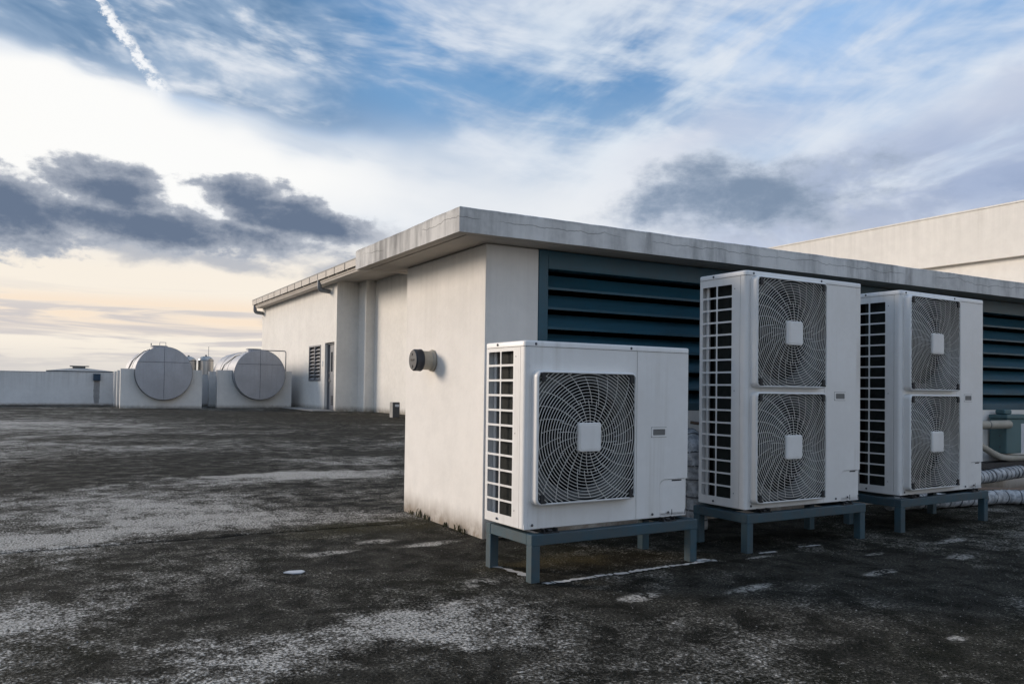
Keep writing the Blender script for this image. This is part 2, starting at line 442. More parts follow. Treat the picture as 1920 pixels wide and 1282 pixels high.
MT = dict(
    deck=deck_material(),
    wall=plaster('cream_render', (0.85, 0.815, 0.765), top_z=1.79, topdirt=0.14),
    wall_far=plaster('pale_render', (0.85, 0.82, 0.765), top_z=4.8, topdirt=0.25, base_h=0.25, dirt=(0.2, 0.17, 0.12)),
    wall_right=plaster('warm_render', (0.85, 0.82, 0.765), top_z=3.7, topdirt=0.15),
    wall_low=plaster('white_parapet_render', (0.76, 0.755, 0.74), top_z=1.4, topdirt=0.25, base_h=0.12),
    plinth=plaster('white_plinth_render', (0.76, 0.75, 0.72), top_z=1.5, topdirt=0.2, base_h=0.15, dirt=(0.2, 0.18, 0.15)),
    fascia=concrete('weathered_cement', (0.68, 0.665, 0.64), (0.38, 0.375, 0.365)),
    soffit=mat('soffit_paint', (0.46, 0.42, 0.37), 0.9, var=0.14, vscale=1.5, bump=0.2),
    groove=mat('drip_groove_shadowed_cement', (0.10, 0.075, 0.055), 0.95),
    ac=mat('off_white_enamel', (0.80, 0.787, 0.765), 0.42, var=0.06, vscale=2.5, grime=(0.46, 0.42, 0.36), streak=0.5, bump=0.02, bscale=300),
    ac_guard=mat('guard_plastic', (0.66, 0.64, 0.60), 0.5, var=0.10, vscale=6, grime=(0.33, 0.29, 0.23), streak=0.2),
    seam=mat('panel_gap', (0.025, 0.026, 0.028), 0.8),
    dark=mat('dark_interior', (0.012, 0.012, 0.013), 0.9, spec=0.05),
    coil=mat('coil_fins', (0.030, 0.034, 0.031), 0.6, vscale=30, var=0.2, spec=0.2),
    fan=mat('fan_plastic', (0.016, 0.017, 0.018), 0.65, spec=0.15),
    black=mat('black_rubber', (0.02, 0.02, 0.021), 0.6),
    screw=mat('screw_steel', (0.10, 0.10, 0.11), 0.4, metal=0.7),
    stand=mat('blue_grey_enamel', (0.034, 0.082, 0.108), 0.48, var=0.14, vscale=5, grime=(0.085, 0.060, 0.042), streak=0.45, bump=0.05, bscale=120),
    louvre=mat('petrol_blue_enamel', (0.019, 0.088, 0.128), 0.45, var=0.14, vscale=3, grime=(0.03, 0.045, 0.05), streak=0.2),
    paint=mat('white_line_paint', (0.52, 0.51, 0.49), 0.85, var=0.2, vscale=20, bump=0.3),
    steel=mat('tank_steel', (0.43, 0.44, 0.47), 0.45, metal=0.25, var=0.12, vscale=2.0, grime=(0.22, 0.22, 0.23), streak=0.35),
    seamsteel=mat('weld_seam', (0.15, 0.16, 0.18), 0.5, metal=0.5),
    stainless=mat('stainless', (0.50, 0.48, 0.45), 0.32, metal=0.8, var=0.12, vscale=3, streak=0.3),
    galv=mat('galvanised_pipe', (0.30, 0.31, 0.32), 0.45, metal=0.6),
    gutter=mat('gutter_sheet', (0.48, 0.44, 0.39), 0.6, var=0.1, vscale=1.5, streak=0.25, grime=(0.24, 0.21, 0.18)),
    gutter_gap=mat('gutter_joint', (0.09, 0.07, 0.06), 0.8),
    pipe_grey=mat('grey_downpipe', (0.20, 0.21, 0.22), 0.5),
    door=mat('grey_door', (0.19, 0.20, 0.22), 0.5, var=0.08),
    frame=mat('grey_frame', (0.17, 0.175, 0.19), 0.5, var=0.08),
    slat_grey=mat('grey_slat', (0.30, 0.295, 0.29), 0.55),
    cap=mat('slate_plastic_cap', (0.020, 0.026, 0.036), 0.5, var=0.1, vscale=15),
    pvc=mat('aged_pvc', (0.44, 0.41, 0.35), 0.6, var=0.16, vscale=8, grime=(0.26, 0.24, 0.19)),
    teal=mat('teal_box', (0.085, 0.165, 0.175), 0.5, var=0.1, vscale=5, grime=(0.05, 0.09, 0.09), streak=0.3),
    label_white=mat('white_label', (0.62, 0.64, 0.66), 0.6),
    rust=mat('rusty_pipe', (0.20, 0.14, 0.10), 0.7, var=0.2, vscale=14),
    tray=mat('black_steel', (0.03, 0.03, 0.032), 0.6),
    wrap=wrap_material(),
    tape=mat('dark_tape', (0.10, 0.11, 0.12), 0.5),
    boxgrey=mat('dark_grey_casing', (0.075, 0.075, 0.075), 0.6, var=0.15, vscale=8),
    pavroof=mat('grey_roof_sheet', (0.34, 0.34, 0.33), 0.7),
    pavdark=mat('roof_edge_dark', (0.10, 0.11, 0.12), 0.7),
    blue_dark=mat('navy_lamp_housing', (0.012, 0.045, 0.085), 0.5),
    cement=mat('pale_cement_step', (0.36, 0.35, 0.33), 0.9, var=0.2, vscale=4, bump=0.3),
    joint=mat('grey_mortar', (0.21, 0.20, 0.175), 0.95, var=0.3, vscale=4, bump=0.5, bscale=40),
    flake=mat('pale_flake', (0.50, 0.52, 0.55), 0.7),
    weed=mat('dry_weed', (0.075, 0.070, 0.030), 0.8),
    glass=mat('dark_glass', (0.012, 0.014, 0.018), 0.12),
)


# ------------------------------------------------------------------ mesh helpers
def new_obj(name, bm, material, parent=None, smooth=False, autosmooth=None):
    me = bpy.data.meshes.new(name)
    bm.normal_update()
    bm.to_mesh(me); bm.free()
    me.materials.append(MT[material] if isinstance(material, str) else material)
    if smooth:
        for p in me.polygons: p.use_smooth = True
        if autosmooth:
            me.set_sharp_from_angle(angle=R(autosmooth))
    o = bpy.data.objects.new(name, me)
    col.objects.link(o)
    if parent is not None: o.parent = parent
    return o


def thing(name, label, cat, loc=(0, 0, 0), rz=0.0, group=None):
    o = bpy.data.objects.new(name, None)
    o.empty_display_size = 0.1
    col.objects.link(o)
    o.location = loc; o.rotation_euler = (0, 0, rz)
    o['label'] = label; o['category'] = cat
    if group: o['group'] = group
    return o


def tag(o, label, cat, group=None):
    o['label'] = label; o['category'] = cat
    if group: o['group'] = group
    return o


def struct(o):
    o['kind'] = 'structure'
    return o


def box(bm, x0, x1, y0, y1, z0, z1, bev=0.0, seg=1):
    r = bmesh.ops.create_cube(bm, size=1.0)
    vs = r['verts']
    for v in vs:
        v.co = Vector((x0 + (v.co.x + .5) * (x1 - x0), y0 + (v.co.y + .5) * (y1 - y0), z0 + (v.co.z + .5) * (z1 - z0)))
    if bev > 0:
        es = list({e for v in vs for e in v.link_edges})
        bmesh.ops.bevel(bm, geom=es, offset=bev, segments=seg, affect='EDGES', profile=0.5)
    return bm


def B(*a, **k):
    return box(bmesh.new(), *a, **k)


def tube(bm, pts, r, sides=10, caps=True, closed=False):
    """tube along a polyline; r may be a list"""
    pts = [Vector(p) for p in pts]
    n = len(pts); rings = []
    prev = None
    for i, p in enumerate(pts):
        if closed: d = pts[(i + 1) % n] - pts[(i - 1) % n]
        elif i == 0: d = pts[1] - pts[0]
        elif i == n - 1: d = pts[-1] - pts[-2]
        else: d = (pts[i + 1] - pts[i]).normalized() + (pts[i] - pts[i - 1]).normalized()
        d.normalize()
        if prev is None:
            a = Vector((0, 0, 1)) if abs(d.z) < 0.9 else Vector((1, 0, 0))
            prev = d.cross(a).normalized()
        prev = (prev - d * prev.dot(d)).normalized()
        q = d.cross(prev)
        rr = r[i] if isinstance(r, (list, tuple)) else r
        rings.append([bm.verts.new(p + (prev * math.cos(2 * math.pi * k / sides) + q * math.sin(2 * math.pi * k / sides)) * rr) for k in range(sides)])
    m_ = n if closed else n - 1
    for i in range(m_):
        a, b_ = rings[i], rings[(i + 1) % n]
        for k in range(sides):
            bm.faces.new((a[k], a[(k + 1) % sides], b_[(k + 1) % sides], b_[k]))
    if caps and not closed:
        bm.faces.new(rings[0][::-1]); bm.faces.new(rings[-1])
    return bm


def arc(c0, r, a0, a1, n, plane):
    out_ = []
    for i in range(n + 1):
        a = a0 + (a1 - a0) * i / n
        u, v = r * math.cos(a), r * math.sin(a)
        d = {'xz': (u, 0, v), 'xy': (u, v, 0), 'yz': (0, u, v)}[plane]
        out_.append(Vector(c0) + Vector(d))
    return out_


def lathe(bm, prof, axis='z', seg=40, c0=(0, 0, 0), cap=True):
    """prof: list of (radius, along)"""
    rings = []
    for r, h in prof:
        ring = []
        for k in range(seg):
            a = 2 * math.pi * k / seg
            u, v = r * math.cos(a), r * math.sin(a)
            d = {'z': (u, v, h), 'y': (u, h, v), 'x': (h, u, v)}[axis]
            ring.append(bm.verts.new(Vector(c0) + Vector(d)))
        rings.append(ring)
    for a, b_ in zip(rings, rings[1:]):
        for k in range(seg):
            bm.faces.new((a[k], a[(k + 1) % seg], b_[(k + 1) % seg], b_[k]))
    if cap:
        bm.faces.new(rings[0][::-1]); bm.faces.new(rings[-1])
    bmesh.ops.recalc_face_normals(bm, faces=bm.faces)
    return bm


def extrude_poly(bm, pts, axis, a0, a1):
    """closed 2D outline (list of pairs) extruded along an axis"""
    def P(p, h): return {'x': (h, p[0], p[1]), 'y': (p[0], h, p[1]), 'z': (p[0], p[1], h)}[axis]
    v0 = [bm.verts.new(P(p, a0)) for p in pts]; v1 = [bm.verts.new(P(p, a1)) for p in pts]
    n = len(pts)
    for i in range(n):
        bm.faces.new((v0[i], v0[(i + 1) % n], v1[(i + 1) % n], v1[i]))
    bm.faces.new(v0[::-1]); bm.faces.new(v1)
    bmesh.ops.recalc_face_normals(bm, faces=bm.faces)
    return bm


def rrect(w, h, r, n=6, c0=(0, 0)):
    """rounded rectangle outline centred on c0"""
    pts = []
    for cx, cy, a0 in ((w / 2 - r, h / 2 - r, 0), (-w / 2 + r, h / 2 - r, 90), (-w / 2 + r, -h / 2 + r, 180), (w / 2 - r, -h / 2 + r, 270)):
        for i in range(n + 1):
            a = R(a0 + 90 * i / n)
            pts.append((c0[0] + cx + r * math.cos(a), c0[1] + cy + r * math.sin(a)))
    return pts


# ================================================================== the setting
bm = bmesh.new()
bmesh.ops.create_grid(bm, x_segments=8, y_segments=8, size=150)
deck = struct(new_obj('roof_deck', bm, 'deck'))

rnd = random.Random(4)
# mortar joint across the deck, slightly proud and uneven
bm = bmesh.new()
prev = None
for i in range(90):
    x = -4.0 + i * 0.0685
    yc = 5.13 + 0.006 * math.sin(i * 0.7) + rnd.uniform(-.004, .004) + 0.03 * max(0, (x - 0.9)) ** 2 * 0.3
    w = 0.035 + rnd.uniform(-.010, .010)
    row = [bm.verts.new((x, yc - w - .015, 0.003)), bm.verts.new((x, yc - w * .3, 0.009 + rnd.uniform(-.003, .003))), bm.verts.new((x, yc + w * .4, 0.008)), bm.verts.new((x, yc + w + .02, 0.003))]
    if prev:
        for k in range(3): bm.faces.new((prev[k], row[k], row[k + 1], prev[k + 1]))
    prev = row
struct(new_obj('mortar_joint', bm, 'deck', smooth=True))

# pale cement apron in front of the far door
struct(new_obj('cement_apron', B(8.45, 9.30, 29.7, 34.6, -0.05, 0.035, bev=0.01), 'cement'))


def ragged_strip(name, pts, w, seed):
    """worn painted line: ragged edges, bites and gaps"""
    r_ = random.Random(seed)
    bm = bmesh.new()
    P = [Vector((p[0], p[1], 0)) for p in pts]
    for a, b_ in zip(P, P[1:]):
        d = (b_ - a); L = d.length; d.normalize(); nrm = Vector((-d.y, d.x, 0))
        n = max(4, int(L / 0.010)); prev = None
        lo = hi = 0.0
        for i in range(n + 1):
            p = a + d * (L * i / n)
            lo = lo * .6 + r_.uniform(-.5, .5) * w * .55; hi = hi * .6 + r_.uniform(-.5, .5) * w * .55
            e0 = -w / 2 + lo; e1 = w / 2 + hi
            if e1 - e0 < w * .15: e1 = e0 + w * .15
            cur = [bm.verts.new(p + nrm * e0 + Vector((0, 0, .0045))), bm.verts.new(p + nrm * e1 + Vector((0, 0, .0045)))]
            if prev and r_.random() > 0.04: bm.faces.new((prev[0], cur[0], cur[1], prev[1]))
            prev = cur
    bmesh.ops.recalc_face_normals(bm, faces=bm.faces)
    for f in bm.faces:
        if f.normal.z < 0: f.normal_flip()
    return struct(new_obj(name, bm, 'paint'))


ragged_strip('painted_line', [(2.02, 3.213), (2.55, 3.235), (3.12, 3.258)], 0.030, 1)
ragged_strip('painted_line', [(3.02, 3.285), (3.10, 3.268)], 0.05, 2)
ragged_strip('painted_line', [(1.99, 3.66), (2.025, 3.38)], 0.035, 3)
ragged_strip('painted_line', [(3.475, 3.285), (3.60, 3.268)], 0.022, 4)
ragged_strip('painted_line', [(3.83, 3.31), (4.0, 3.30)], 0.016, 5)

# ------------------------------------------------------------------ loose flakes and grit on the deck
bm = bmesh.new()
pts = [(1.00, 3.965), (1.035, 3.925), (1.075, 3.918), (1.10, 3.945), (1.09, 3.975), (1.03, 3.985)]
extrude_poly(bm, pts, 'z', 0.002, 0.007)
tag(new_obj('cement_flake', bm, 'flake'), 'small flat pale flake lying on the dark deck, left of the stand', 'flake')

bm = bmesh.new()
for i in range(2600):
    a = rnd.random()
    px, py = rnd.uniform(-0.6, 5.2), 1.4 + (a ** 1.6) * 4.0
    if 1.6 < px and py > 4.2: continue
    s = rnd.uniform(0.0015, 0.0042) * (1.6 if rnd.random() < .06 else 1)
    h = s * rnd.uniform(.5, .9)
    top = bm.verts.new((px + rnd.uniform(-.3, .3) * s, py + rnd.uniform(-.3, .3) * s, h))
    n = 5; a0 = rnd.random() * 6
    ring = [bm.verts.new((px + math.cos(a0 + 2 * math.pi * k / n) * s * rnd.uniform(.7, 1.2), py + math.sin(a0 + 2 * math.pi * k / n) * s * rnd.uniform(.7, 1.2), -0.0005)) for k in range(n)]
    for k in range(n): bm.faces.new((ring[k], ring[(k + 1) % n], top))
o = new_obj('grit', bm, mat('grit_stone', (0.26, 0.255, 0.24), 0.9, var=0.35, vscale=40))
o['kind'] = 'stuff'; o['label'] = 'loose pale grit scattered over the dark deck'; o['category'] = 'grit'

# weeds along the foot of the wall
def weed(x, y, h, seed, label):
    r_ = random.Random(seed)
    bm = bmesh.new()
    for i in range(16):
        a = r_.uniform(0, 6.28); l = h * r_.uniform(.5, 1.1); lean = r_.uniform(.15, .8)
        b0 = Vector((r_.uniform(-.012, .012), r_.uniform(-.03, .03), 0)); w = r_.uniform(.0015, .004)
        d = Vector((math.cos(a), math.sin(a), 0)); s = Vector((-d.y, d.x, 0))
        p1 = b0 + d * l * lean * .35 + Vector((0, 0, l * .6)); p2 = b0 + d * l * lean + Vector((0, 0, l * .95))
        v = [bm.verts.new(p) for p in (b0 - s * w, b0 + s * w, p1 + s * w, p1 - s * w, p2)]
        bm.faces.new((v[0], v[1], v[2], v[3])); bm.faces.new((v[3], v[2], v[4]))
    o = new_obj('weed', bm, 'weed'); o.location = (x, y, 0.0)
    return tag(o, label, 'weed', 'weeds at the foot of the cream wall')


for i, (y, h, lb) in enumerate(((5.42, .045, 'low dry weed at the far end of the cream wall foot'), (5.28, .075, 'tallest weed sprig at the cream wall foot, near its far corner'),
                                (5.15, .05, 'small weed sprig at the cream wall foot, second from the tallest'), (4.86, .035, 'tiny dry weed halfway along the cream wall foot'),
                                (4.66, .06, 'bushy dry weed at the cream wall foot beside the nearest unit'), (4.58, .05, 'dry weed at the cream wall foot, nearest to the corner'))):
    weed(2.268, y, h, i + 10, lb)

# ================================================================== near plant enclosure with louvres
BX, BY, BD, ZT = 2.282, 4.344, 1.254, 1.786
XR = 13.5
enc = thing('plant_enclosure', 'low cream plant room with overhanging weathered cement roof slab and blue louvres', 'building', (BX, BY, 0))


def E_(bm, name, material, parent=None, **k):
    bmesh.ops.translate(bm, verts=bm.verts, vec=(-BX, -BY, 0))
    return new_obj(name, bm, material, parent or enc, **k)


LX0, LZ0 = 2.656, 0.771
E_(B(BX, LX0, BY, BY + BD, -0.02, ZT, bev=0.006), 'end_wall', 'wall')
E_(B(LX0, XR, BY, BY + 0.15, -0.02, LZ0), 'base_wall', 'wall')
E_(B(LX0, XR, BY + BD - 0.15, BY + BD, -0.02, ZT), 'back_wall', 'wall')
E_(B(XR, XR + 0.3, BY, BY + BD, -0.02, ZT), 'end_wall', 'wall')
E_(B(LX0, XR, BY + 0.35, BY + 0.36, LZ0 - .1, ZT), 'dark_backing', 'dark')  # near-black sheet added so the gaps between blades read as deep shade
# roof slab: outer ring a little lower than the recessed soffit panel
FX0, FY0, FY1, FZ1 = 1.983, 4.1065, 5.8895, 1.930
FXR = XR + 0.6
bm = bmesh.new()
# subdivided fascia for a hand-finished edge
def fascia_box(bm, x0, x1, y0, y1, z0, z1, jit):
    r_ = random.Random(8)
    nx, ny = int((x1 - x0) / 0.06), int((y1 - y0) / 0.06)
    outline = [(x0 + (x1 - x0) * i / nx, y0) for i in range(nx)] + [(x1, y0 + (y1 - y0) * i / ny) for i in range(ny)] + \
              [(x1 - (x1 - x0) * i / nx, y1) for i in range(nx)] + [(x0, y1 - (y1 - y0) * i / ny) for i in range(ny)]
    corners = {0, nx, nx + ny, 2 * nx + ny}
    rows = []
    j = [0.0, 0.0, 0.0]
    for i, p in enumerate(outline):
        for q in range(3): j[q] = j[q] * .75 + r_.uniform(-1, 1) * jit
        k = 0.2 if i in corners else 1.0
        rows.append([bm.verts.new((p[0], p[1], z0 + abs(j[0]) * k * .6)), bm.verts.new((p[0], p[1], z1 - 0.006 + j[1] * k)),
                     bm.verts.new((p[0] + (0.006 if p[0] <= x0 else (-0.006 if p[0] >= x1 else 0)), p[1] + (0.006 if p[1] <= y0 else (-0.006 if p[1] >= y1 else 0)), z1 + j[1] * k))])
    n = len(rows)
    for i in range(n):
        a, b_ = rows[i], rows[(i + 1) % n]
        bm.faces.new((a[0], b_[0], b_[1], a[1])); bm.faces.new((a[1], b_[1], b_[2], a[2]))
    bm.faces.new([r[2] for r in rows])
    return [r[0] for r in rows]
fascia_box(bm, FX0, FXR, FY0, FY1, ZT, FZ1, 0.0016)
roof = E_(bm, 'roof_slab', 'fascia')
rsm = bpy.data.meshes  # noqa
# underside: edge band, drip groove, soffit
bm = bmesh.new()
e = 0.075
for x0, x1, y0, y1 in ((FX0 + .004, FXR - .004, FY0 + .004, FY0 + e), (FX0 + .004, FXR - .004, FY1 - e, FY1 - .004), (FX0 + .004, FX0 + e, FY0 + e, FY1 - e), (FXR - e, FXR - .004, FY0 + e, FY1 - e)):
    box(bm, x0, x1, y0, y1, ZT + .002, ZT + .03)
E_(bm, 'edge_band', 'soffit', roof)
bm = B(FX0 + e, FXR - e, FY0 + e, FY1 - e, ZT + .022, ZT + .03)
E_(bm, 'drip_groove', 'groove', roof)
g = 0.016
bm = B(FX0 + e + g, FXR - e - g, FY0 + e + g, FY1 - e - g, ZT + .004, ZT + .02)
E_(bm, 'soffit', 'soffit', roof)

# louvre panels: frame with separate tilted blades
PITCH_L = 0.1257
slat_mesh = {}
xs = [LX0, 5.05, 7.00, 9.6, XR - .002]
for pi in range(4):
    x0, x1 = xs[pi] + (0.002 if pi else 0), xs[pi + 1]
    fwd = 0.069 if pi == 0 else 0.05
    fwd2 = 0.05
    bm = bmesh.new()
    yf0, yf1 = BY - 0.004, BY + 0.11
    box(bm, x0, x0 + fwd, yf0, yf1, LZ0, ZT - .001, bev=.003)
    box(bm, x1 - fwd2, x1, yf0, yf1, LZ0, ZT - .001, bev=.003)
    box(bm, x0 + fwd, x1 - fwd2, yf0 + .002, yf1, LZ0, LZ0 + 0.056, bev=.003)
    box(bm, x0 + fwd, x1 - fwd2, yf0 + .002, yf1, 1.668, ZT - .002, bev=.003)
    fr = E_(bm, 'louvre_frame', 'louvre')
    for k in range(7):
        zl = 1.5515 - k * PITCH_L
        bm = bmesh.new()
        xa, xb = x0 + fwd + .001, x1 - fwd2 - .001
        y0, y1 = BY + 0.010, BY + 0.092
        zt = zl + 0.086
        prof = [(y0, zl - .012), (y0 + .003, zl - .012), (y0 + .003, zl), (y1, zt), (y1, zt + .003), (y0, zl + .003)]
        extrude_poly(bm, prof, 'x', xa, xb)
        E_(bm, 'slat', 'louvre', fr)

# ------------------------------------------------------------------ vent pipe in the cream wall
VY, VZ = 5.11, 1.093
vent = thing('vent_pipe', 'short pale vent pipe with slate grey screw cap sticking out of the cream wall', 'vent pipe', (BX, VY, VZ))
bm = bmesh.new()
lathe(bm, [(0.064, 0.02), (0.064, -0.11), (0.058, -0.11)], 'x', 40, cap=True)
new_obj('pipe', bm, 'pvc', vent, smooth=True, autosmooth=40)
bm = bmesh.new()
prof = []
for i in range(9):
    prof.append((0.066 + 0.008 * abs(math.sin(i * 1.7)) + 0.004, -0.002 - 0.022 * i / 8))
lathe(bm, [(0.066, 0.0)] + [(0.074, -0.006), (0.073, -0.014), (0.067, -0.022), (0.065, -0.026)], 'x', 40)
for v in bm.verts: v.co += Vector((rnd.uniform(-.002, .002), rnd.uniform(-.0025, .0025), rnd.uniform(-.0025, .0025)))
new_obj('mortar_collar', bm, 'pvc', vent, smooth=True)
bm = bmesh.new()
lathe(bm, [(0.060, -0.090), (0.0735, -0.090), (0.0755, -0.094), (0.0755, -0.100), (0.0735, -0.103), (0.0735, -0.140), (0.066, -0.150), (0.0, -0.1505)], 'x', 48, cap=False)
cap = new_obj('cap', bm, 'cap', vent, smooth=True, autosmooth=35)
bm = bmesh.new()
for z0, z1, y0, y1 in ((.030, .046, .004, .010), (.030, .036, .010, .018), (-.052, -.034, -.003, .003), (-.052, -.048, -.009, .009)):
    box(bm, -.1535, -.150, y0, y1, z0, z1)
xx = -.034
for w in (.010, .008, .010, .009, .010):
    box(bm, -.1535, -.150, -xx - w, -xx, -.006, .007)
    xx += w + .003
new_obj('embossed_mark', bm, 'black', cap)

# ================================================================== air-conditioning units
def strip_ring(bm, pts, n_out, w, dep, closed):
    """blade-like wire: flat section, w across and dep deep"""
    rows = []
    for p, nrm in zip(pts, n_out):
        rows.append([bm.verts.new(p + nrm * w / 2), bm.verts.new(p - nrm * w / 2), bm.verts.new(p - nrm * w / 2 + Vector((0, dep, 0))), bm.verts.new(p + nrm * w / 2 + Vector((0, dep, 0)))])
    n = len(rows)
    for i in range(n if closed else n - 1):
        a, b_ = rows[i], rows[(i + 1) % n]
        for k in range(4): bm.faces.new((a[k], a[(k + 1) % 4], b_[(k + 1) % 4], b_[k]))


def wire_guard():
    """concentric blades clipped to the square opening, plus swept spokes behind them"""
    bm = bmesh.new()
    hw, hh = 0.2955, 0.3105
    r = 0.080
    while r < 0.425:
        n = 96
        dome = -0.008 * (1 - (r / .42) ** 2)
        nr = [Vector((math.cos(2 * math.pi * i / n), 0, math.sin(2 * math.pi * i / n))) for i in range(n)]
        pts = [v * r + Vector((0, dome, 0)) for v in nr]
        ins = [abs(p.x) < hw and abs(p.z) < hh for p in pts]
        if all(ins):
            strip_ring(bm, pts, nr, 0.0028, 0.004, True)
        elif any(ins):
            st = next(i for i in range(n) if ins[i] and not ins[i - 1])
            run, rn = [], []
            for i in range(n + 1):
                j = (st + i) % n
                if i < n and ins[j]: run.append(pts[j]); rn.append(nr[j])
                else:
                    if len(run) > 1: strip_ring(bm, run, rn, 0.0028, 0.004, False)
                    run, rn = [], []
        r += 0.0152
    for ra, rb, off, cnt in ((0.066, 0.180, 0.0, 22), (0.163, 0.43, 0.42, 26)):
        for s in range(cnt):
            pts = []
            for i in range(15):
                rr = ra + (rb - ra) * i / 14
                a = 2 * math.pi * (s + off) / cnt + R(75) * (rr - .07) + 0.8 * (rr - .07) ** 2
                x, z = rr * math.cos(a), rr * math.sin(a)
                if abs(x) > hw or abs(z) > hh: break
                pts.append((x, 0.0065 - 0.008 * (1 - (rr / .42) ** 2), z))
            if len(pts) > 2: tube(bm, pts, 0.0020, 5, caps=False)
    return bm


def mesh_of(bm, name, material, smooth=False, autosmooth=None):
    o = new_obj(name, bm, material, None, smooth, autosmooth)
    me = o.data
    bpy.data.objects.remove(o)
    return me


def inst(name, me, parent, loc=(0, 0, 0), rot=(0, 0, 0)):
    o = bpy.data.objects.new(name, me); col.objects.link(o)
    o.parent = parent; o.location = loc; o.rotation_euler = rot
    return o


GW, GH = 0.609, 0.640
GU = 0.3385
PROT = 0.050


def guard_frame_bm():
    """hollow rounded-square rim, swept forward and softly rolled at its edge"""
    bm = bmesh.new()
    prof = [(0.0, 0.0), (-.0005, -PROT + .016), (-0.002, -PROT + .006), (-0.006, -PROT + .001), (-0.010, -PROT), (-0.0128, -PROT + .003), (-0.0128, -PROT + .010)]
    rings = []
    for off, y in prof:
        rings.append([bm.verts.new((x, y, z)) for x, z in rrect(GW + 2 * off, GH + 2 * off, 0.034 + off * .8, 7)])
    n = len(rings[0])
    for a, b_ in zip(rings, rings[1:]):
        for k in range(n): bm.faces.new((a[k], a[(k + 1) % n], b_[(k + 1) % n], b_[k]))
    bmesh.ops.recalc_face_normals(bm, faces=bm.faces)
    return bm


def guard_lining_bm():  # dark lining: puts the shade inside the rim into its colour
    bm = bmesh.new()
    ra = [bm.verts.new((x, -PROT + .0102, z)) for x, z in rrect(GW - .0254, GH - .0254, .024, 7)]
    rb_ = [bm.verts.new((x, .020, z)) for x, z in rrect(GW - .0254, GH - .0254, .024, 7)]
    n = len(ra)
    for k in range(n): bm.faces.new((ra[k], ra[(k + 1) % n], rb_[(k + 1) % n], rb_[k]))
    return bm


MT['shroud'] = mat('shroud_sheet', (0.15, 0.155, 0.155), 0.7, spec=0.15, var=0.12, vscale=6, grime=(0.09, 0.085, 0.07))
ME = dict(
    well=mesh_of(guard_lining_bm(), 'dark_guard_lining', 'fan', True),
    guard=mesh_of(wire_guard(), 'wire_guard', 'ac_guard', True),
    rim=mesh_of(guard_frame_bm(), 'guard_rim', 'ac', True, 50),
)
bm = bmesh.new()
o1 = rrect(0.137, 0.140, 0.014, 6); o2 = rrect(0.130, 0.133, 0.012, 6); o3 = rrect(0.120, 0.123, 0.010, 6)
rings = [[bm.verts.new((x, y, z)) for x, z in oo] for oo, y in ((o1, 0.0), (o1, -.010), (o2, -.014), (o3, -.014), (rrect(.118, .121, .010, 6), -.0125), (rrect(.114, .117, .009, 6), -.0155))]
n = len(rings[0])
for a, b_ in zip(rings, rings[1:]):
    for k in range(n): bm.faces.new((a[k], a[(k + 1) % n], b_[(k + 1) % n], b_[k]))
bm.faces.new(rings[-1]); bmesh.ops.recalc_face_normals(bm, faces=bm.faces)
ME['hub'] = mesh_of(bm, 'hub_plate', 'ac')
bm = bmesh.new()
box(bm, -.011, .011, -.006, .006, -.020, .020, bev=.002); box(bm, -.020, .006, -.004, .004, .012, .022, bev=.001)
ME['clip'] = mesh_of(bm, 'clip', 'black')
bm = bmesh.new()
lathe(bm, [(0.0065, 0.0), (0.0065, -.002), (0.005, -.0045), (0.0, -.005)], 'y', 10, cap=False)
ME['screw'] = mesh_of(bm, 'screw', 'screw', True)


def fan_bm():
    bm = bmesh.new()
    lathe(bm, [(0.06, 0.06), (0.062, -0.02), (0.05, -0.035), (0.0, -0.04)], 'y', 24, cap=False)
    for b_ in range(3):
        grid = []
        for i in range(9):
            rr = 0.055 + (0.245 - 0.055) * i / 8
            row = []
            for j in range(9):
                tt = j / 8
                span = 0.75 + 0.55 * i / 8
                a = 2 * math.pi * b_ / 3 + span * (tt - .5) + 0.55 * (i / 8) ** 1.5
                row.append(bm.verts.new((rr * math.cos(a), 0.055 - 0.085 * tt + 0.012 * math.sin(tt * 3.14), rr * math.sin(a))))
            grid.append(row)
        for i in range(8):
            for j in range(8): bm.faces.new((grid[i][j], grid[i + 1][j], grid[i + 1][j + 1], grid[i][j + 1]))
    return bm


ME['fan'] = mesh_of(fan_bm(), 'fan', 'fan', True)


def foot_bm():
    bm = bmesh.new()
    box(bm, -.045, .045, -.030, .10, 0.0, .005, bev=.001)
    box(bm, -.040, -.034, -.022, .09, .005, .0215); box(bm, .034, .040, -.022, .09, .005, .0215)
    box(bm, -.012, .012, -.020, .004, .005, .016, bev=.003)
    extrude_poly(bm, [(-.028, .0055), (.0, .0055), (.0, .0215)], 'x', -.040, -.036)
    return bm


ME['foot'] = mesh_of(foot_bm(), 'foot', 'black')


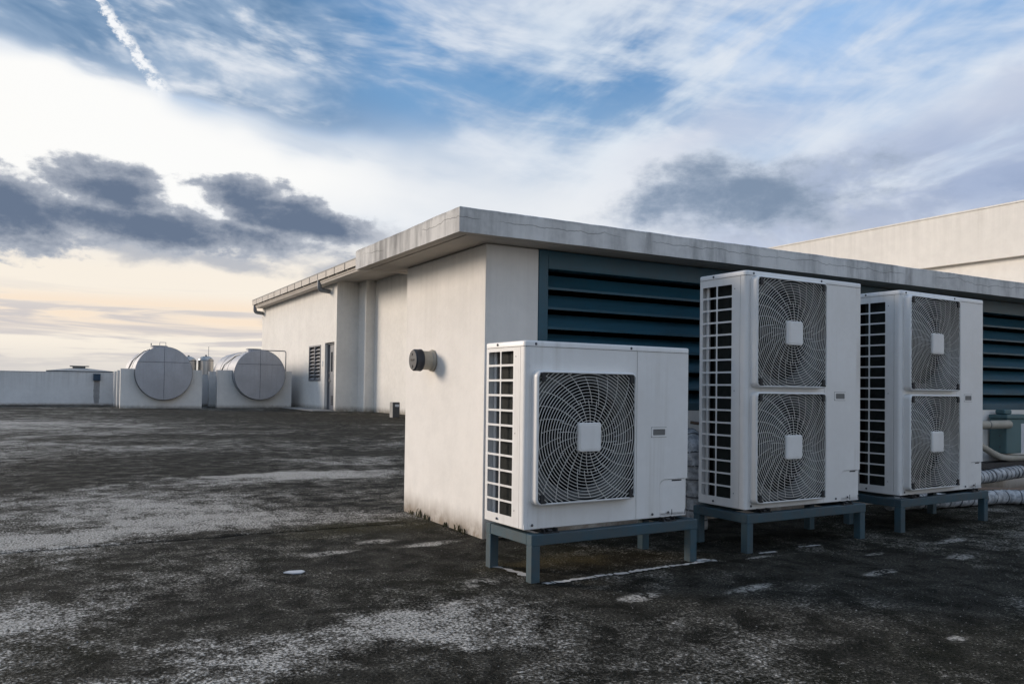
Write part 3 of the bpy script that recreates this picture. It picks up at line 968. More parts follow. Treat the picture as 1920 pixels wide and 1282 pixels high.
def holed_panel(bm, u0, u1, z0, z1, holes, y=0.0, depth=0.012, lip=0.075):
    """sheet with round fan openings and a rolled inlet ring behind each"""
    zs = [z0] + [(holes[i][1] + holes[i + 1][1]) / 2 for i in range(len(holes) - 1)] + [z1]
    for hi, (cu, cz, r) in enumerate(holes):
        a0, a1 = zs[hi], zs[hi + 1]
        n = 64
        inner, outer = [], []
        angs = sorted([2 * math.pi * i / n for i in range(n)] + [math.atan2(zz - cz, uu - cu) % (2 * math.pi) for uu in (u0, u1) for zz in (a0, a1)])
        for a in angs:
            c_, s_ = math.cos(a), math.sin(a)
            t = min([((u1 - cu) / c_) if c_ > 1e-9 else 9, ((u0 - cu) / c_) if c_ < -1e-9 else 9, ((a1 - cz) / s_) if s_ > 1e-9 else 9, ((a0 - cz) / s_) if s_ < -1e-9 else 9])
            inner.append((cu + r * c_, cz + r * s_)); outer.append((cu + t * c_, cz + t * s_))
        vi = [bm.verts.new((p[0], y, p[1])) for p in inner]; vo = [bm.verts.new((p[0], y, p[1])) for p in outer]
        v2 = [bm.verts.new((cu + (p[0] - cu) * .97, y + .012, cz + (p[1] - cz) * .97)) for p in inner]
        v3 = [bm.verts.new((cu + (p[0] - cu) * .96, y + lip, cz + (p[1] - cz) * .96)) for p in inner]
        k = len(angs)
        for i in range(k):
            j = (i + 1) % k
            bm.faces.new((vi[i], vi[j], vo[j], vo[i])); bm.faces.new((v2[i], v2[j], vi[j], vi[i])); bm.faces.new((v3[i], v3[j], v2[j], v2[i]))
    bmesh.ops.remove_doubles(bm, verts=bm.verts, dist=1e-5)
    return bm


def frame_panel(bm, u0, u1, z0, z1, cents):
    """front sheet with a square opening behind each guard, edges turned inwards"""
    hw, hh = .2945, .3095
    zs = [z0]
    for cu_, cz in cents: zs += [cz - hh, cz + hh]
    zs.append(z1)
    cu_ = cents[0][0]
    for i in range(0, len(zs), 2): box(bm, u0, u1, 0.0, .004, zs[i], zs[i + 1])
    for i in range(1, len(zs) - 1, 2):
        box(bm, u0, cu_ - hw, 0.0, .004, zs[i], zs[i + 1]); box(bm, cu_ + hw, u1, 0.0, .004, zs[i], zs[i + 1])
        box(bm, cu_ - hw - .003, cu_ - hw, .0045, .034, zs[i], zs[i + 1]); box(bm, cu_ + hw, cu_ + hw + .003, .0045, .034, zs[i], zs[i + 1])
        box(bm, cu_ - hw, cu_ + hw, .0045, .034, zs[i] - .003, zs[i]); box(bm, cu_ - hw, cu_ + hw, .0045, .034, zs[i + 1], zs[i + 1] + .003)
    return bm


def side_grille_bm(D, H, rows, zlo, zhi):
    """pressed side sheet with two columns of openings with softened corners"""
    bm = bmesh.new()
    cols = ((0.1105, 0.2245), (0.2345, 0.346))
    v_edges = [0.048, *[c for cc in cols for c in cc], D]
    step = (zhi - zlo + 0.0102) / rows
    z_e = [0.0]
    for i in range(rows): z_e += [zlo + i * step, zlo + i * step + step - 0.0102]
    z_e.append(H)
    def quadbox(y0, y1, z0, z1, x0=0.0, x1=0.0025):
        box(bm, x0, x1, y0, y1, z0, z1)
    quadbox(v_edges[0], v_edges[1], 0, H)
    quadbox(v_edges[4], v_edges[5], 0, H)
    quadbox(v_edges[1], v_edges[4], 0, zlo); quadbox(v_edges[1], v_edges[4], zhi, H)
    quadbox(v_edges[2], v_edges[3], zlo, zhi)
    for i in range(rows - 1):
        za, zb = zlo + i * step + step - 0.0102, zlo + (i + 1) * step
        for a, b_ in cols: quadbox(a, b_, za, zb, 0.0003, 0.0022)
    # softened corners of each opening
    for i in range(rows):
        za, zb = zlo + i * step, zlo + i * step + step - 0.0102
        for a, b_ in cols:
            for yy, sy in ((a, 1), (b_, -1)):
                for zz, sz in ((za, 1), (zb, -1)):
                    c0 = .006
                    tri = [(yy, zz), (yy + sy * c0, zz), (yy + sy * c0 * .3, zz + sz * c0 * .3), (yy, zz + sz * c0)]
                    extrude_poly(bm, tri, 'x', .0005, .0020)
    # screws holes
    return bm


def ac_unit(name, label, loc, rz, Wd, Dp, Ht, guards, rows, zlo, zhi, seam, plate_x, plate_z, handle, group=None, rndseed=0):
    t = thing(name, label, 'air conditioner', loc, rz, group)
    LID = 0.0265
    Hb = Ht - LID
    # front sheet with openings
    bm = bmesh.new()
    frame_panel(bm, 0.0225, seam - .0015, 0.0, Hb - .002, [(GU, cz) for cz in guards])
    new_obj('front_panel', bm, 'ac', t)
    for cz in guards:
        bm = bmesh.new()
        holed_panel(bm, GU - .294, GU + .294, cz - .309, cz + .309, [(GU, cz, 0.284)], y=.022, lip=.06)
        new_obj('fan_shroud', bm, 'shroud', t, smooth=True, autosmooth=30)
    # corner column: rounded vertical edge
    bm = bmesh.new()
    rr = 0.024
    pts = [(0.0205, 0.0)] + [(rr + rr * math.cos(R(a)), rr + rr * math.sin(R(a))) for a in (-95, -110, -125, -140, -155, -170, -180)] + [(0.0, 0.0455), (0.010, 0.0455), (0.010, 0.030), (0.0205, 0.012)]
    extrude_poly(bm, pts, 'z', 0.0, Hb - .002)
    new_obj('corner_post', bm, 'ac', t, smooth=True, autosmooth=25)
    bm = B(0.0, 0.03, 0.0, 0.05, 0, 0)
    bm.free()
    # dark line behind panel joints
    bm = bmesh.new()
    box(bm, .012, seam + .01, .0035, .0045, .01, .02)
    bm.free()
    bm = bmesh.new()
    box(bm, seam - .012, seam + .012, .006, .010, .004, Hb - .004)
    box(bm, .016, .028, .006, .010, .004, Hb - .004)
    box(bm, .0095, .0115, .040, .052, .004, Hb - .004)
    new_obj('panel_joint', bm, 'seam', t)
    # service panel with stepped valve cover at the lower right
    bm = bmesh.new()
    s0 = seam + .0015
    px0 = plate_x
    rc = .035
    prof = [(s0, 0.0), (px0 - .003, 0.0), (px0 - .003, plate_z - rc)] + [(px0 - .003 + rc - rc * math.cos(R(a)), plate_z - rc + rc * math.sin(R(a))) for a in (15, 30, 45, 60, 75, 90)] + [(Wd, plate_z + .0), (Wd, Hb - .002), (s0, Hb - .002)]
    extrude_poly(bm, prof, 'y', 0.0, 0.012)
    sp_ = new_obj('service_panel', bm, 'ac', t)
    hx, hz = handle
    bm = bmesh.new()
    outer = rrect(.104, .050, .006, 3, (hx, hz)); inner = rrect(.084, .032, .004, 3, (hx, hz))
    vo = [[bm.verts.new((p[0], y, p[1])) for p in oo] for oo, y in ((outer, 0.0005), (outer, -.003), (inner, -.003), (inner, -.0008))]
    n = len(vo[0])
    for a, b_ in zip(vo, vo[1:]):
        for k in range(n): bm.faces.new((a[k], a[(k + 1) % n], b_[(k + 1) % n], b_[k]))
    bmesh.ops.recalc_face_normals(bm, faces=bm.faces)
    hd = new_obj('handle_rim', bm, 'ac', t)
    bm = B(hx - .043, hx + .043, -.0012, -.0006, hz - .017, hz + .017)
    new_obj('handle_recess', bm, 'handle', t) if 'handle' in MT else None
    bm = B(hx - .052, hx + .052, -.0004, .0002, hz - .0265, hz - .0255 + .052)
    new_obj('handle_gap', bm, 'seam', hd)
    # valve cover
    bm = bmesh.new()
    prof = [(px0 + .0012, 0.004), (Wd - .010, 0.004), (Wd - .010, plate_z - .003), (px0 + rc, plate_z - .003)] + [(px0 + .0012 + rc - rc * math.cos(R(a)), plate_z - rc - .003 + rc * math.sin(R(a))) for a in (75, 60, 45, 30, 15)] + [(px0 + .0012, plate_z - rc - .003)]
    extrude_poly(bm, prof, 'y', 0.004, 0.009)
    vc = new_obj('valve_cover', bm, 'ac', t)
    new_obj('cover_gap', B(px0 - .015, Wd - .012, .0096, .0112, .006, plate_z + .008), 'seam', t)
    bm = bmesh.new()
    for zc in (plate_z * .77, plate_z * .45):
        tube(bm, arc((px0 + .050, .0045, zc), .014, R(-60), R(200), 14, 'xz'), .0012, 4)
    box(bm, px0 + .084, Wd - .03, .0028, .006, plate_z - .040, plate_z - .038)
    box(bm, px0 + .084, Wd - .03, .0028, .006, .045, .047)
    new_obj('knockout_ridge', bm, 'ac', vc)
    bm = B(px0 + .084, px0 + .088, .0030, .006, .004, .034)
    box(bm, Wd - .014, Wd - .0105, .0030, .006, .004, .030)
    box(bm, px0 + .084, Wd - .04, .0030, .0055, plate_z - .012, plate_z - .005)
    new_obj('cover_slot', bm, 'seam', vc)
    # right and back sheets, base tray, inside
    bm = B(Wd - .010, Wd - .0006, .0125, Dp, 0.0, Hb - .002)
    new_obj('right_panel', bm, 'ac', t)
    bm = bmesh.new()
    box(bm, .009, .11, Dp - .008, Dp - .0005, .0, Hb - .002); box(bm, Wd - .25, Wd - .011, Dp - .008, Dp - .0005, 0, Hb - .002)
    for i in range(0, rows, 2):
        zz = zlo + (zhi - zlo) * i / rows
        box(bm, .11, Wd - .25, Dp - .006, Dp - .002, zz, zz + .008)
    new_obj('back_panel', bm, 'ac', t)
    bm = B(.004, Wd - .004, .004, Dp - .002, -.004, .020, bev=.003)
    new_obj('base_tray', bm, 'ac', t)
    # side grille
    bm = side_grille_bm(Dp, Hb - .002, rows, zlo, zhi)
    new_obj('side_grille', bm, 'ac', t)
    # coil behind the grille; dark liner added to black out the casing's inside
    bm = bmesh.new()
    for i in range(39):
        y0 = .056 + i * .0058
        box(bm, .030, .042, y0, y0 + .0030, .022, Hb - .02)
    box(bm, .043, .05, .052, .284, .022, Hb - .02)
    new_obj('coil', bm, 'coil', t)
    bm = bmesh.new()
    box(bm, .080, .084, .20, Dp - .009, .022, Hb - .01)
    box(bm, .084, Wd - .012, Dp - .030, Dp - .026, .022, Hb - .01)
    box(bm, .084, seam, .20, .205, .022, Hb - .01)
    box(bm, seam, seam + .004, .014, Dp - .032, .022, Hb - .01)
    new_obj('dark_liner', bm, 'dark', t)
    bm = B(.034, .040, .328, .350, .022, Hb - .01)
    new_obj('coil_post', bm, 'ac', t)
    # lid: rounded corners, overhanging a touch
    bm = bmesh.new()
    ov = .003
    rc2 = .026
    ol = []
    for cx, cy, a0 in ((Wd + ov - .01, Dp + ov - .01, 0), (-ov + .01, Dp + ov - .01, 90), (-ov + rc2, -ov + rc2, 180), (Wd + ov - .010, -ov + .010, 270)):
        r_ = rc2 if a0 == 180 else .010
        for i in range(7): ol.append((cx + r_ * math.cos(R(a0 + 15 * i)), cy + r_ * math.sin(R(a0 + 15 * i))))
    def ring(sc, z):
        cx, cy = Wd / 2, Dp / 2
        return [bm.verts.new((cx + (p[0] - cx) * (1 - sc / (Wd / 2)), cy + (p[1] - cy) * (1 - sc / (Dp / 2)), z)) for p in ol]
    rings = [ring(.0, Hb), ring(0, Ht - .006), ring(.002, Ht - .002), ring(.006, Ht)]
    n = len(ol)
    for a, b_ in zip(rings, rings[1:]):
        for k in range(n): bm.faces.new((a[k], a[(k + 1) % n], b_[(k + 1) % n], b_[k]))
    bm.faces.new(rings[-1]); bm.faces.new(rings[0][::-1])
    bmesh.ops.recalc_face_normals(bm, faces=bm.faces)
    new_obj('lid', bm, 'ac', t, smooth=True, autosmooth=40)
    bm = B(.006, Wd - .006, .006, Dp - .006, Hb - .004, Hb + .001)
    new_obj('lid_gap', bm, 'seam', t)
    # fans and guards
    for gi, cz in enumerate(guards):
        gd = inst('fan_guard', ME['guard'], t, (GU, -PROT + .006, cz))
        inst('guard_rim', ME['rim'], gd, (0, PROT - .006, 0))
        inst('dark_guard_lining', ME['well'], gd, (0, PROT - .006, 0))
        inst('hub_plate', ME['hub'], gd, (-.002, -.006, 0))
        for sx in (-1, 1):
            for sz in (-1, 1):
                inst('clip', ME['clip'], gd, (sx * .268, -.003, sz * .286), (0, 0, 0) if sz > 0 else (0, math.pi, 0))
        inst('fan', ME['fan'], t, (GU, .095, cz), (0, 0.6 + gi * .9 + rndseed, 0))
    # screws
    for x, z in ((.055, Ht - .015), (.640, Ht - .015), (.045, .018), (px0 - .055, .018), (px0 + .055, .022)):
        inst('screw', ME['screw'], t, (x, -.0025, z))
    for y, z in ((.255, Ht - .013), (.245, .020)):
        inst('screw', ME['screw'], t, (-.003, y, z), (0, 0, -math.pi / 2))
    bm = bmesh.new()
    for z in (zhi - .03, (zlo + zhi) / 2, zlo + .03):
        box(bm, -.0008, .0, .086, .090, z, z + .006)
    new_obj('vent_hole', bm, 'seam', t)
    # mounting feet
    for x in (.135, Wd - .155):
        inst('foot', ME['foot'], t, (x, -.008, -.0215))
        inst('foot', ME['foot'], t, (x, Dp + .008, -.0215), (0, 0, math.pi))
    return t


MT['handle'] = mat('handle_recess', (0.16, 0.16, 0.155), 0.6)


def stand(label, loc, rz, Wd, Dp, zt, tb=.0517, seed=0):
    t = thing('steel_stand', label, 'stand', loc, rz, 'blue steel stands under the units')
    w = .048
    bv = .0025
    new_obj('beam', B(0, Wd, 0, w, zt - tb, zt, bev=bv), 'stand', t)
    new_obj('beam', B(0, Wd, Dp - w, Dp, zt - tb, zt, bev=bv), 'stand', t)
    new_obj('beam', B(.0006, w, w + .0006, Dp - w - .0006, zt - tb + .0006, zt - .0006, bev=bv), 'stand', t)
    new_obj('beam', B(Wd - w, Wd - .0006, w + .0006, Dp - w - .0006, zt - tb + .0006, zt - .0006, bev=bv), 'stand', t)
    for x in (.0015, Wd - w - .0035):
        for y in (.0015, Dp - w - .0015):
            new_obj('leg', B(x, x + w, y, y + w, -.01, zt - tb - .0005, bev=bv), 'stand', t)
    # weld beads at the front corners
    bm = bmesh.new()
    for x in (.001, Wd - .001):
        tube(bm, [(x, w + .0003, zt - tb + .004), (x, w + .0003, zt + .0005)], .0025, 6)
        tube(bm, [(x, w, zt + .0005), (x + (.03 if x < .5 else -.03), w + .0003, zt + .0008)], .0022, 6)
    new_obj('weld_bead', bm, 'stand', t)
    return t


def local(sx, sy, t, u, v):
    c_, s_ = math.cos(t), math.sin(t)
    return sx + u * c_ - v * s_, sy + u * s_ + v * c_


AY, ZG = 0.04, 0.022
units = [
    dict(s=(1.9673, 3.2522), t=0.0366, sw=1.0598, sz=0.2234, ax=-0.0197),
    dict(s=(3.4133, 3.3116), t=0.0215, sw=1.0460, sz=0.2174, ax=0.0225),
    dict(s=(4.8495, 3.3622), t=0.0463, sw=1.0730, sz=0.2141, ax=0.0511)]
st_lab = ['blue-grey steel stand carrying the low single-fan unit', 'blue-grey steel stand carrying the middle twin-fan unit', 'blue-grey steel stand carrying the twin-fan unit farthest right']
for q, lb in zip(units, st_lab):
    stand(lb, (q['s'][0], q['s'][1], 0), q['t'], q['sw'], 0.4314, q['sz'])
q = units[0]
x, y = local(*q['s'], q['t'], q['ax'], AY)
ac_unit('outdoor_unit', 'low white outdoor unit with a single square fan guard, beside the cream wall corner', (x, y, q['sz'] + ZG), q['t'], 1.0397, .3684, .89, [.4305], 11, .045, .843, .683, .847, .195, (.8345, .4435), 'air-conditioning units on steel stands')
for i, lb in ((1, 'tall white twin-fan outdoor unit standing in the middle of the row'), (2, 'tall white twin-fan outdoor unit farthest right in the row, partly hidden by the middle unit')):
    q = units[i]
    x, y = local(*q['s'], q['t'], q['ax'], AY)
    ac_unit('outdoor_unit', lb, (x, y, q['sz'] + ZG), q['t'], 1.0173, .370, 1.3605, [.349, 1.0115], 17, .049, 1.2885, .675, .839, .187, (.822, .647), 'air-conditioning units on steel stands', i * .7)


# ================================================================== pipes and boxes by the louvres
def wrapped(name, label, pts, r, tapes, seed):
    r_ = random.Random(seed)
    t = thing(name, label, 'insulated pipe', pts[0])
    P = [Vector(p) for p in pts]
    fine, rad = [], []
    for a, b_ in zip(P, P[1:]):
        n = max(2, int((b_ - a).length / .012))
        for i in range(n):
            fine.append(a + (b_ - a) * i / n - P[0]); rad.append(r * (1 + r_.uniform(-.05, .05)))
    fine.append(P[-1] - P[0]); rad.append(r)
    bm = bmesh.new(); tube(bm, fine, rad, 16)
    for v in bm.verts: v.co += Vector([r_.uniform(-.0022, .0022) for _ in range(3)])
    new_obj('jacket', bm, 'wrap', t, smooth=True)
    for k in range(tapes):
        i = int((k + .5 + r_.uniform(-.25, .25)) * (len(fine) - 1) / tapes); i = min(max(1, i), len(fine) - 2)
        d = (fine[i + 1] - fine[i - 1]).normalized()
        bm = bmesh.new()
        w = r_.uniform(.003, .006)
        tilt = Vector((0, 0, r_.uniform(-.3, .3)))
        dd = (d + tilt * .5).normalized()
        tube(bm, [fine[i] - dd * w, fine[i] + dd * w], r * 1.055, 18)
        new_obj('tape_band', bm, 'tape', t, smooth=True, autosmooth=40)
    return t


wrapped('insulated_pipe', 'upper tape-wrapped insulated pipe right of the last unit', [(6.3, 4.15, .185), (7.2, 4.15, .192), (7.66, 4.15, .216), (7.74, 4.17, .212), (7.78, 4.22, .20), (7.79, 4.32, .19)], .056, 24, 1)
wrapped('insulated_pipe', 'lower tape-wrapped insulated pipe lying on the deck right of the last unit', [(5.6, 3.98, .075), (6.3, 3.93, .065), (6.95, 3.88, .060), (7.4, 3.60, .060), (7.9, 3.48, .060), (8.6, 3.40, .06)], .058, 22, 2)


def pipe(name, label, pts, r, material, cat='pipe', sides=14):
    p0 = Vector(pts[0])
    bm = bmesh.new(); tube(bm, [Vector(p) - p0 for p in pts], r, sides)
    o = new_obj(name, bm, material, None, smooth=True, autosmooth=50); o.location = p0
    return tag(o, label, cat)


def bend(a, b_, c_, r, n=7):
    """round the corner b between a and c"""
    a, b_, c_ = Vector(a), Vector(b_), Vector(c_)
    p0 = b_ + (a - b_).normalized() * r; p1 = b_ + (c_ - b_).normalized() * r
    return [p0 * (1 - t) ** 2 + b_ * 2 * t * (1 - t) + p1 * t * t for t in [i / n for i in range(n + 1)]]


pipe('rusty_pipe', 'thin rusty brown pipe running above the insulated pipe on the deck', [(6.2, 4.10, .12), (6.75, 3.98, .12), (7.25, 3.78, .105), (8.3, 3.36, .085)], .021, 'rust')
cond = thing('conduit', 'pale plastic conduit running level into the teal box', 'conduit', (6.9, 4.17, .645))
bm = bmesh.new(); tube(bm, [(-.3, 0, 0), (.60, 0, .0), (.655, .004, .0)], .0385, 18)
new_obj('tube', bm, 'pvc', cond, smooth=True, autosmooth=50)
bm = bmesh.new(); tube(bm, [(.315, 0, 0), (.323, 0, 0)], .0405, 18)
new_obj('coupling_ring', bm, 'tape', cond, smooth=True, autosmooth=50)
pipe('hose', 'pale flexible hose sloping down below the teal box', [(6.5, 4.22, .50), (6.9, 4.21, .49), (7.1, 4.20, .475), (7.22, 4.20, .440), (7.36, 4.20, .385), (7.48, 4.20, .350), (7.62, 4.20, .338), (7.9, 4.20, .332), (8.4, 4.20, .33)], .029, 'pvc', 'hose')
jb = thing('junction_box', 'teal metal junction box with white label on the wall right of the last unit', 'junction box', (7.62, 4.33, .38))
new_obj('body', B(-.10, .32, -.16, -.002, 0, .315, bev=.006), 'teal', jb)
new_obj('cover_lip', B(-.112, .335, -.172, -.004, .316, .352, bev=.005), 'teal', jb)
new_obj('top_fitting', B(-.06, .06, -.12, -.03, .353, .395, bev=.01), 'teal', jb)
new_obj('label_plate', B(.13, .30, -.1625, -.1601, .0, .27), 'label_white', jb)
bm = bmesh.new()
for z in (.06, .16, .25): lathe(bm, [(.006, 0), (.006, -.004), (0, -.005)], 'x', 8, c0=(-.100, -.10, z), cap=False)
new_obj('rivet', bm, 'screw', jb)
tray = thing('cable_tray', 'black steel angle bracket rail below the teal box', 'cable tray', (6.6, 4.22, .27))
bm = bmesh.new(); box(bm, 0, 2.3, -.02, .12, .025, .031); box(bm, 0, 2.3, -.026, -.0202, -.02, .031)
new_obj('rail', bm, 'tray', tray)
# bundle between the first and the second unit
wrapped('insulated_bundle', 'crumpled wrapped pipe bundle standing behind the gap between first and second unit', [(3.66, 3.99, .02), (3.66, 3.99, .25), (3.655, 4.0, .45), (3.66, 4.02, .53), (3.70, 4.08, .575), (3.78, 4.2, .59)], .068, 8, 5)
pipe('drain_pipe', 'pale pipe crossing low on the wall between the first and the second unit', [(3.0, 4.28, .60), (3.9, 4.28, .60), (4.06, 4.28, .585), (4.14, 4.28, .54), (4.17, 4.28, .40), (4.17, 4.28, .02)], .034, 'pvc')
pipe('branch_pipe', 'thin copper-coloured stub above the crossing pipe between the first and the second unit', [(3.88, 4.30, .69), (3.95, 4.26, .68), (4.02, 4.24, .655)], .011, 'rust')

# ================================================================== far service building
WX, EY = 9.28, 41.6      # wall plane and far end
CY = 29.62               # outer corner
NY = 20.0                # near end (out of sight)
svc = thing('service_building', 'long white service building with wide eaves and gutter at the back', 'building', (WX, CY, 0))


def V_(bm, name, material, parent=None, **k):
    bmesh.ops.translate(bm, verts=bm.verts, vec=(-WX, -CY, 0))
    return new_obj(name, bm, material, parent or svc, **k)


DY0, DY1, DZ = 29.86, 31.06, 2.61
WY0, WY1, WZ0, WZ1 = 31.60, 33.24, 1.14, 2.568
ZC = 4.86
bm = bmesh.new()
T = 0.32
# front wall in pieces round the door and the louvred opening
box(bm, WX, WX + T, CY, DY0, 0, ZC)
box(bm, WX, WX + T, DY0, DY1, DZ, ZC)
box(bm, WX, WX + T, DY1, WY0, 0, ZC)
box(bm, WX, WX + T, WY0, WY1, 0, WZ0); box(bm, WX, WX + T, WY0, WY1, WZ1, ZC)
box(bm, WX, WX + T, WY1, EY, 0, ZC)
box(bm, WX, WX + 9, EY + .0, EY + .3, 0, ZC)
V_(bm, 'wall', 'wall_far')
XI, XR2 = 10.12, 10.47
V_(B(WX + T + .001, XI + .6, CY, CY + .3, 0, ZC), 'return_wall', 'wall_far')
V_(B(XI, XI + .6, 28.78, CY - .001, 0, ZC), 'pilaster', 'wall_far')
V_(B(XR2, XR2 + .3, NY, 28.779, 0, ZC), 'recessed_wall', 'wall_far')
V_(B(XR2 + .301, 18.2, NY, NY + .3, 0, ZC), 'end_wall', 'wall_far')
for yg in (NY, EY + .001):
    bm = bmesh.new()
    extrude_poly(bm, [(9.2, ZC + .161), (18.2, ZC + .161), (18.2, 5.53), (9.2, 5.20)], 'y', yg, yg + .28)
    V_(bm, 'gable', 'wall_far')
V_(B(18.0, 18.2, NY + .301, EY - .001, 0, ZC), 'rear_wall', 'wall_far')
# roof, eaves, soffit
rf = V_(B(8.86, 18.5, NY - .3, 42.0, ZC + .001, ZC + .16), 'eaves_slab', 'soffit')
bm = bmesh.new()
extrude_poly(bm, [(8.80, 5.19), (8.80, 5.215), (18.5, 5.62), (18.5, 5.55)], 'y', NY - .4, 42.05)
V_(bm, 'roof', 'pavroof')
V_(B(8.895, 9.25, NY - .3, 41.65, 4.80, 4.859), 'eaves_beam', 'gutter')
V_(B(8.885, 8.93, NY - .3, 41.7, 4.815, 5.0), 'fascia_board', 'gutter')
gt = V_(B(8.80, 9.1, NY - .3, 42.0, 4.985, 5.19), 'gutter', 'gutter_gap')
# individual face sheets of the gutter, one per joint
ye = [42.0]
edges_px = [41.05, 39.75, 38.55, 37.4, 36.25, 35.0, 33.85, 32.75, 31.6, 30.5, 29.4, 28.4, 27.2, 26.0, 24.85, 23.7, 22.55, 21.4, 20.3]
ye += edges_px
for a, b_ in zip(ye, ye[1:]):
    V_(B(8.782, 8.799, b_ + .07, a, 4.955, 5.185, bev=.003), 'gutter_sheet', 'gutter', gt)
V_(B(8.775, 8.83, NY - .3, 42.03, 5.192, 5.225), 'drip_edge', 'pavroof', gt)
for yy in (41.75, 30.55):
    bm = bmesh.new()
    pts = [Vector((8.87, yy, 5.0)), Vector((8.87, yy, 4.80))] + [Vector(p) for p in bend((8.87, yy, 4.80), (8.87, yy, 4.60), (9.35, yy, 4.56), .14)] + [Vector((9.36, yy, 4.555))]
    tube(bm, pts, .085, 14)
    V_(bm, 'downpipe', 'pipe_grey', smooth=True, autosmooth=50)
# door
dr = V_(B(WX + .16, WX + .21, DY0 + .07, DY1 - .07, .03, DZ - .06), 'door', 'door')
bm = bmesh.new()
box(bm, WX + .10, WX + .24, DY0 + .001, DY0 + .069, 0, DZ); box(bm, WX + .10, WX + .24, DY1 - .069, DY1 - .001, 0, DZ)
box(bm, WX + .10, WX + .24, DY0 + .07, DY1 - .07, DZ - .059, DZ - .001)
V_(bm, 'door_frame', 'frame', dr)
V_(B(WX + .152, WX + .159, DY1 - .50, DY1 - .30, 1.50, 2.25), 'vision_panel', 'glass', dr)
bm = bmesh.new(); box(bm, WX + .135, WX + .159, DY1 - .19, DY1 - .15, 1.08, 1.30, bev=.005); tube(bm, [(WX + .12, DY1 - .17, 1.15), (WX + .12, DY1 - .33, 1.15)], .014, 8); tube(bm, [(WX + .12, DY1 - .17, 1.15), (WX + .16, DY1 - .17, 1.15)], .014, 8)
lathe(bm, [(.03, .159), (.03, .13), (.0, .128)], 'x', 10, c0=(WX, DY1 - .17, 1.45), cap=False)
V_(bm, 'handle', 'stainless', dr)
for k in range(5):
    V_(B(WX + .150, WX + .159, DY0 + .30, DY1 - .38, .22 + k * .075, .255 + k * .075), 'vent_slot', 'dark', dr)
V_(B(WX + .24, WX + .25, DY0, DY1, 0, DZ), 'door_backing', 'dark', dr)
# louvred opening: two bays of grey blades
bm = bmesh.new()
f_ = .055
box(bm, WX - .02, WX + .12, WY0, WY0 + f_, WZ0, WZ1); box(bm, WX - .02, WX + .12, WY1 - f_, WY1, WZ0, WZ1)
box(bm, WX - .02, WX + .12, WY0 + f_ + .001, WY1 - f_ - .001, WZ0, WZ0 + f_); box(bm, WX - .02, WX + .12, WY0 + f_ + .001, WY1 - f_ - .001, WZ1 - f_, WZ1)
yc = (WY0 + WY1) / 2
box(bm, WX - .018, WX + .12, yc - .035, yc + .035, WZ0 + f_ + .001, WZ1 - f_ - .001)
wn = V_(bm, 'louvred_window', 'frame')
V_(B(WX + .20, WX + .21, WY0, WY1, WZ0, WZ1), 'backing', 'dark', wn)
for bay in ((WY0 + f_, yc - .035), (yc + .035, WY1 - f_)):
    for k in range(9):
        z0 = WZ0 + f_ + .012 + k * .1435
        bm = bmesh.new()
        extrude_poly(bm, [(WX - .012, z0), (WX - .006, z0 - .004), (WX + .085, z0 + .082), (WX + .079, z0 + .086)], 'y', 0, 1)
        for v in bm.verts:
            x, y, z = v.co; v.co = (x, bay[0] + .001 + (bay[1] - bay[0] - .002) * y, z)
        V_(bm, 'slat', 'slat_grey', wn)
V_(B(WX - .02, WX, 31.27, 31.37, 1.72, 1.92, bev=.004), 'switch_plate', 'label_white')

# low grey box on the deck near the recessed wall
fb = thing('floor_box', 'small dark grey box with white label standing near the recessed wall', 'box', (9.08, 23.25, 0), -.02)
new_obj('casing', B(0, .22, 0, .28, 0, .465, bev=.008), 'boxgrey', fb)
new_obj('side_sheet', B(-.006, -.0005, .01, .27, 0, .462), 'cement', fb)
new_obj('label_plate', B(.065, .20, -.004, -.0005, .33, .40), 'label_white', fb)

# ================================================================== cream building behind on the right
rb = thing('tall_building', 'tall warm cream building with projecting upper band behind the enclosure roof', 'building', (12, 3, 0))
new_obj('upper_band', B(0, 12, -8, 22, 2.905, 3.67), 'wall_right', rb)
new_obj('wall', B(.09, 11.9, -7.9, 21.9, 0, 2.904), 'wall_right', rb)
new_obj('coping', B(-.012, 12.01, -8.01, 22.01, 3.671, 3.695), 'wall_right', rb)

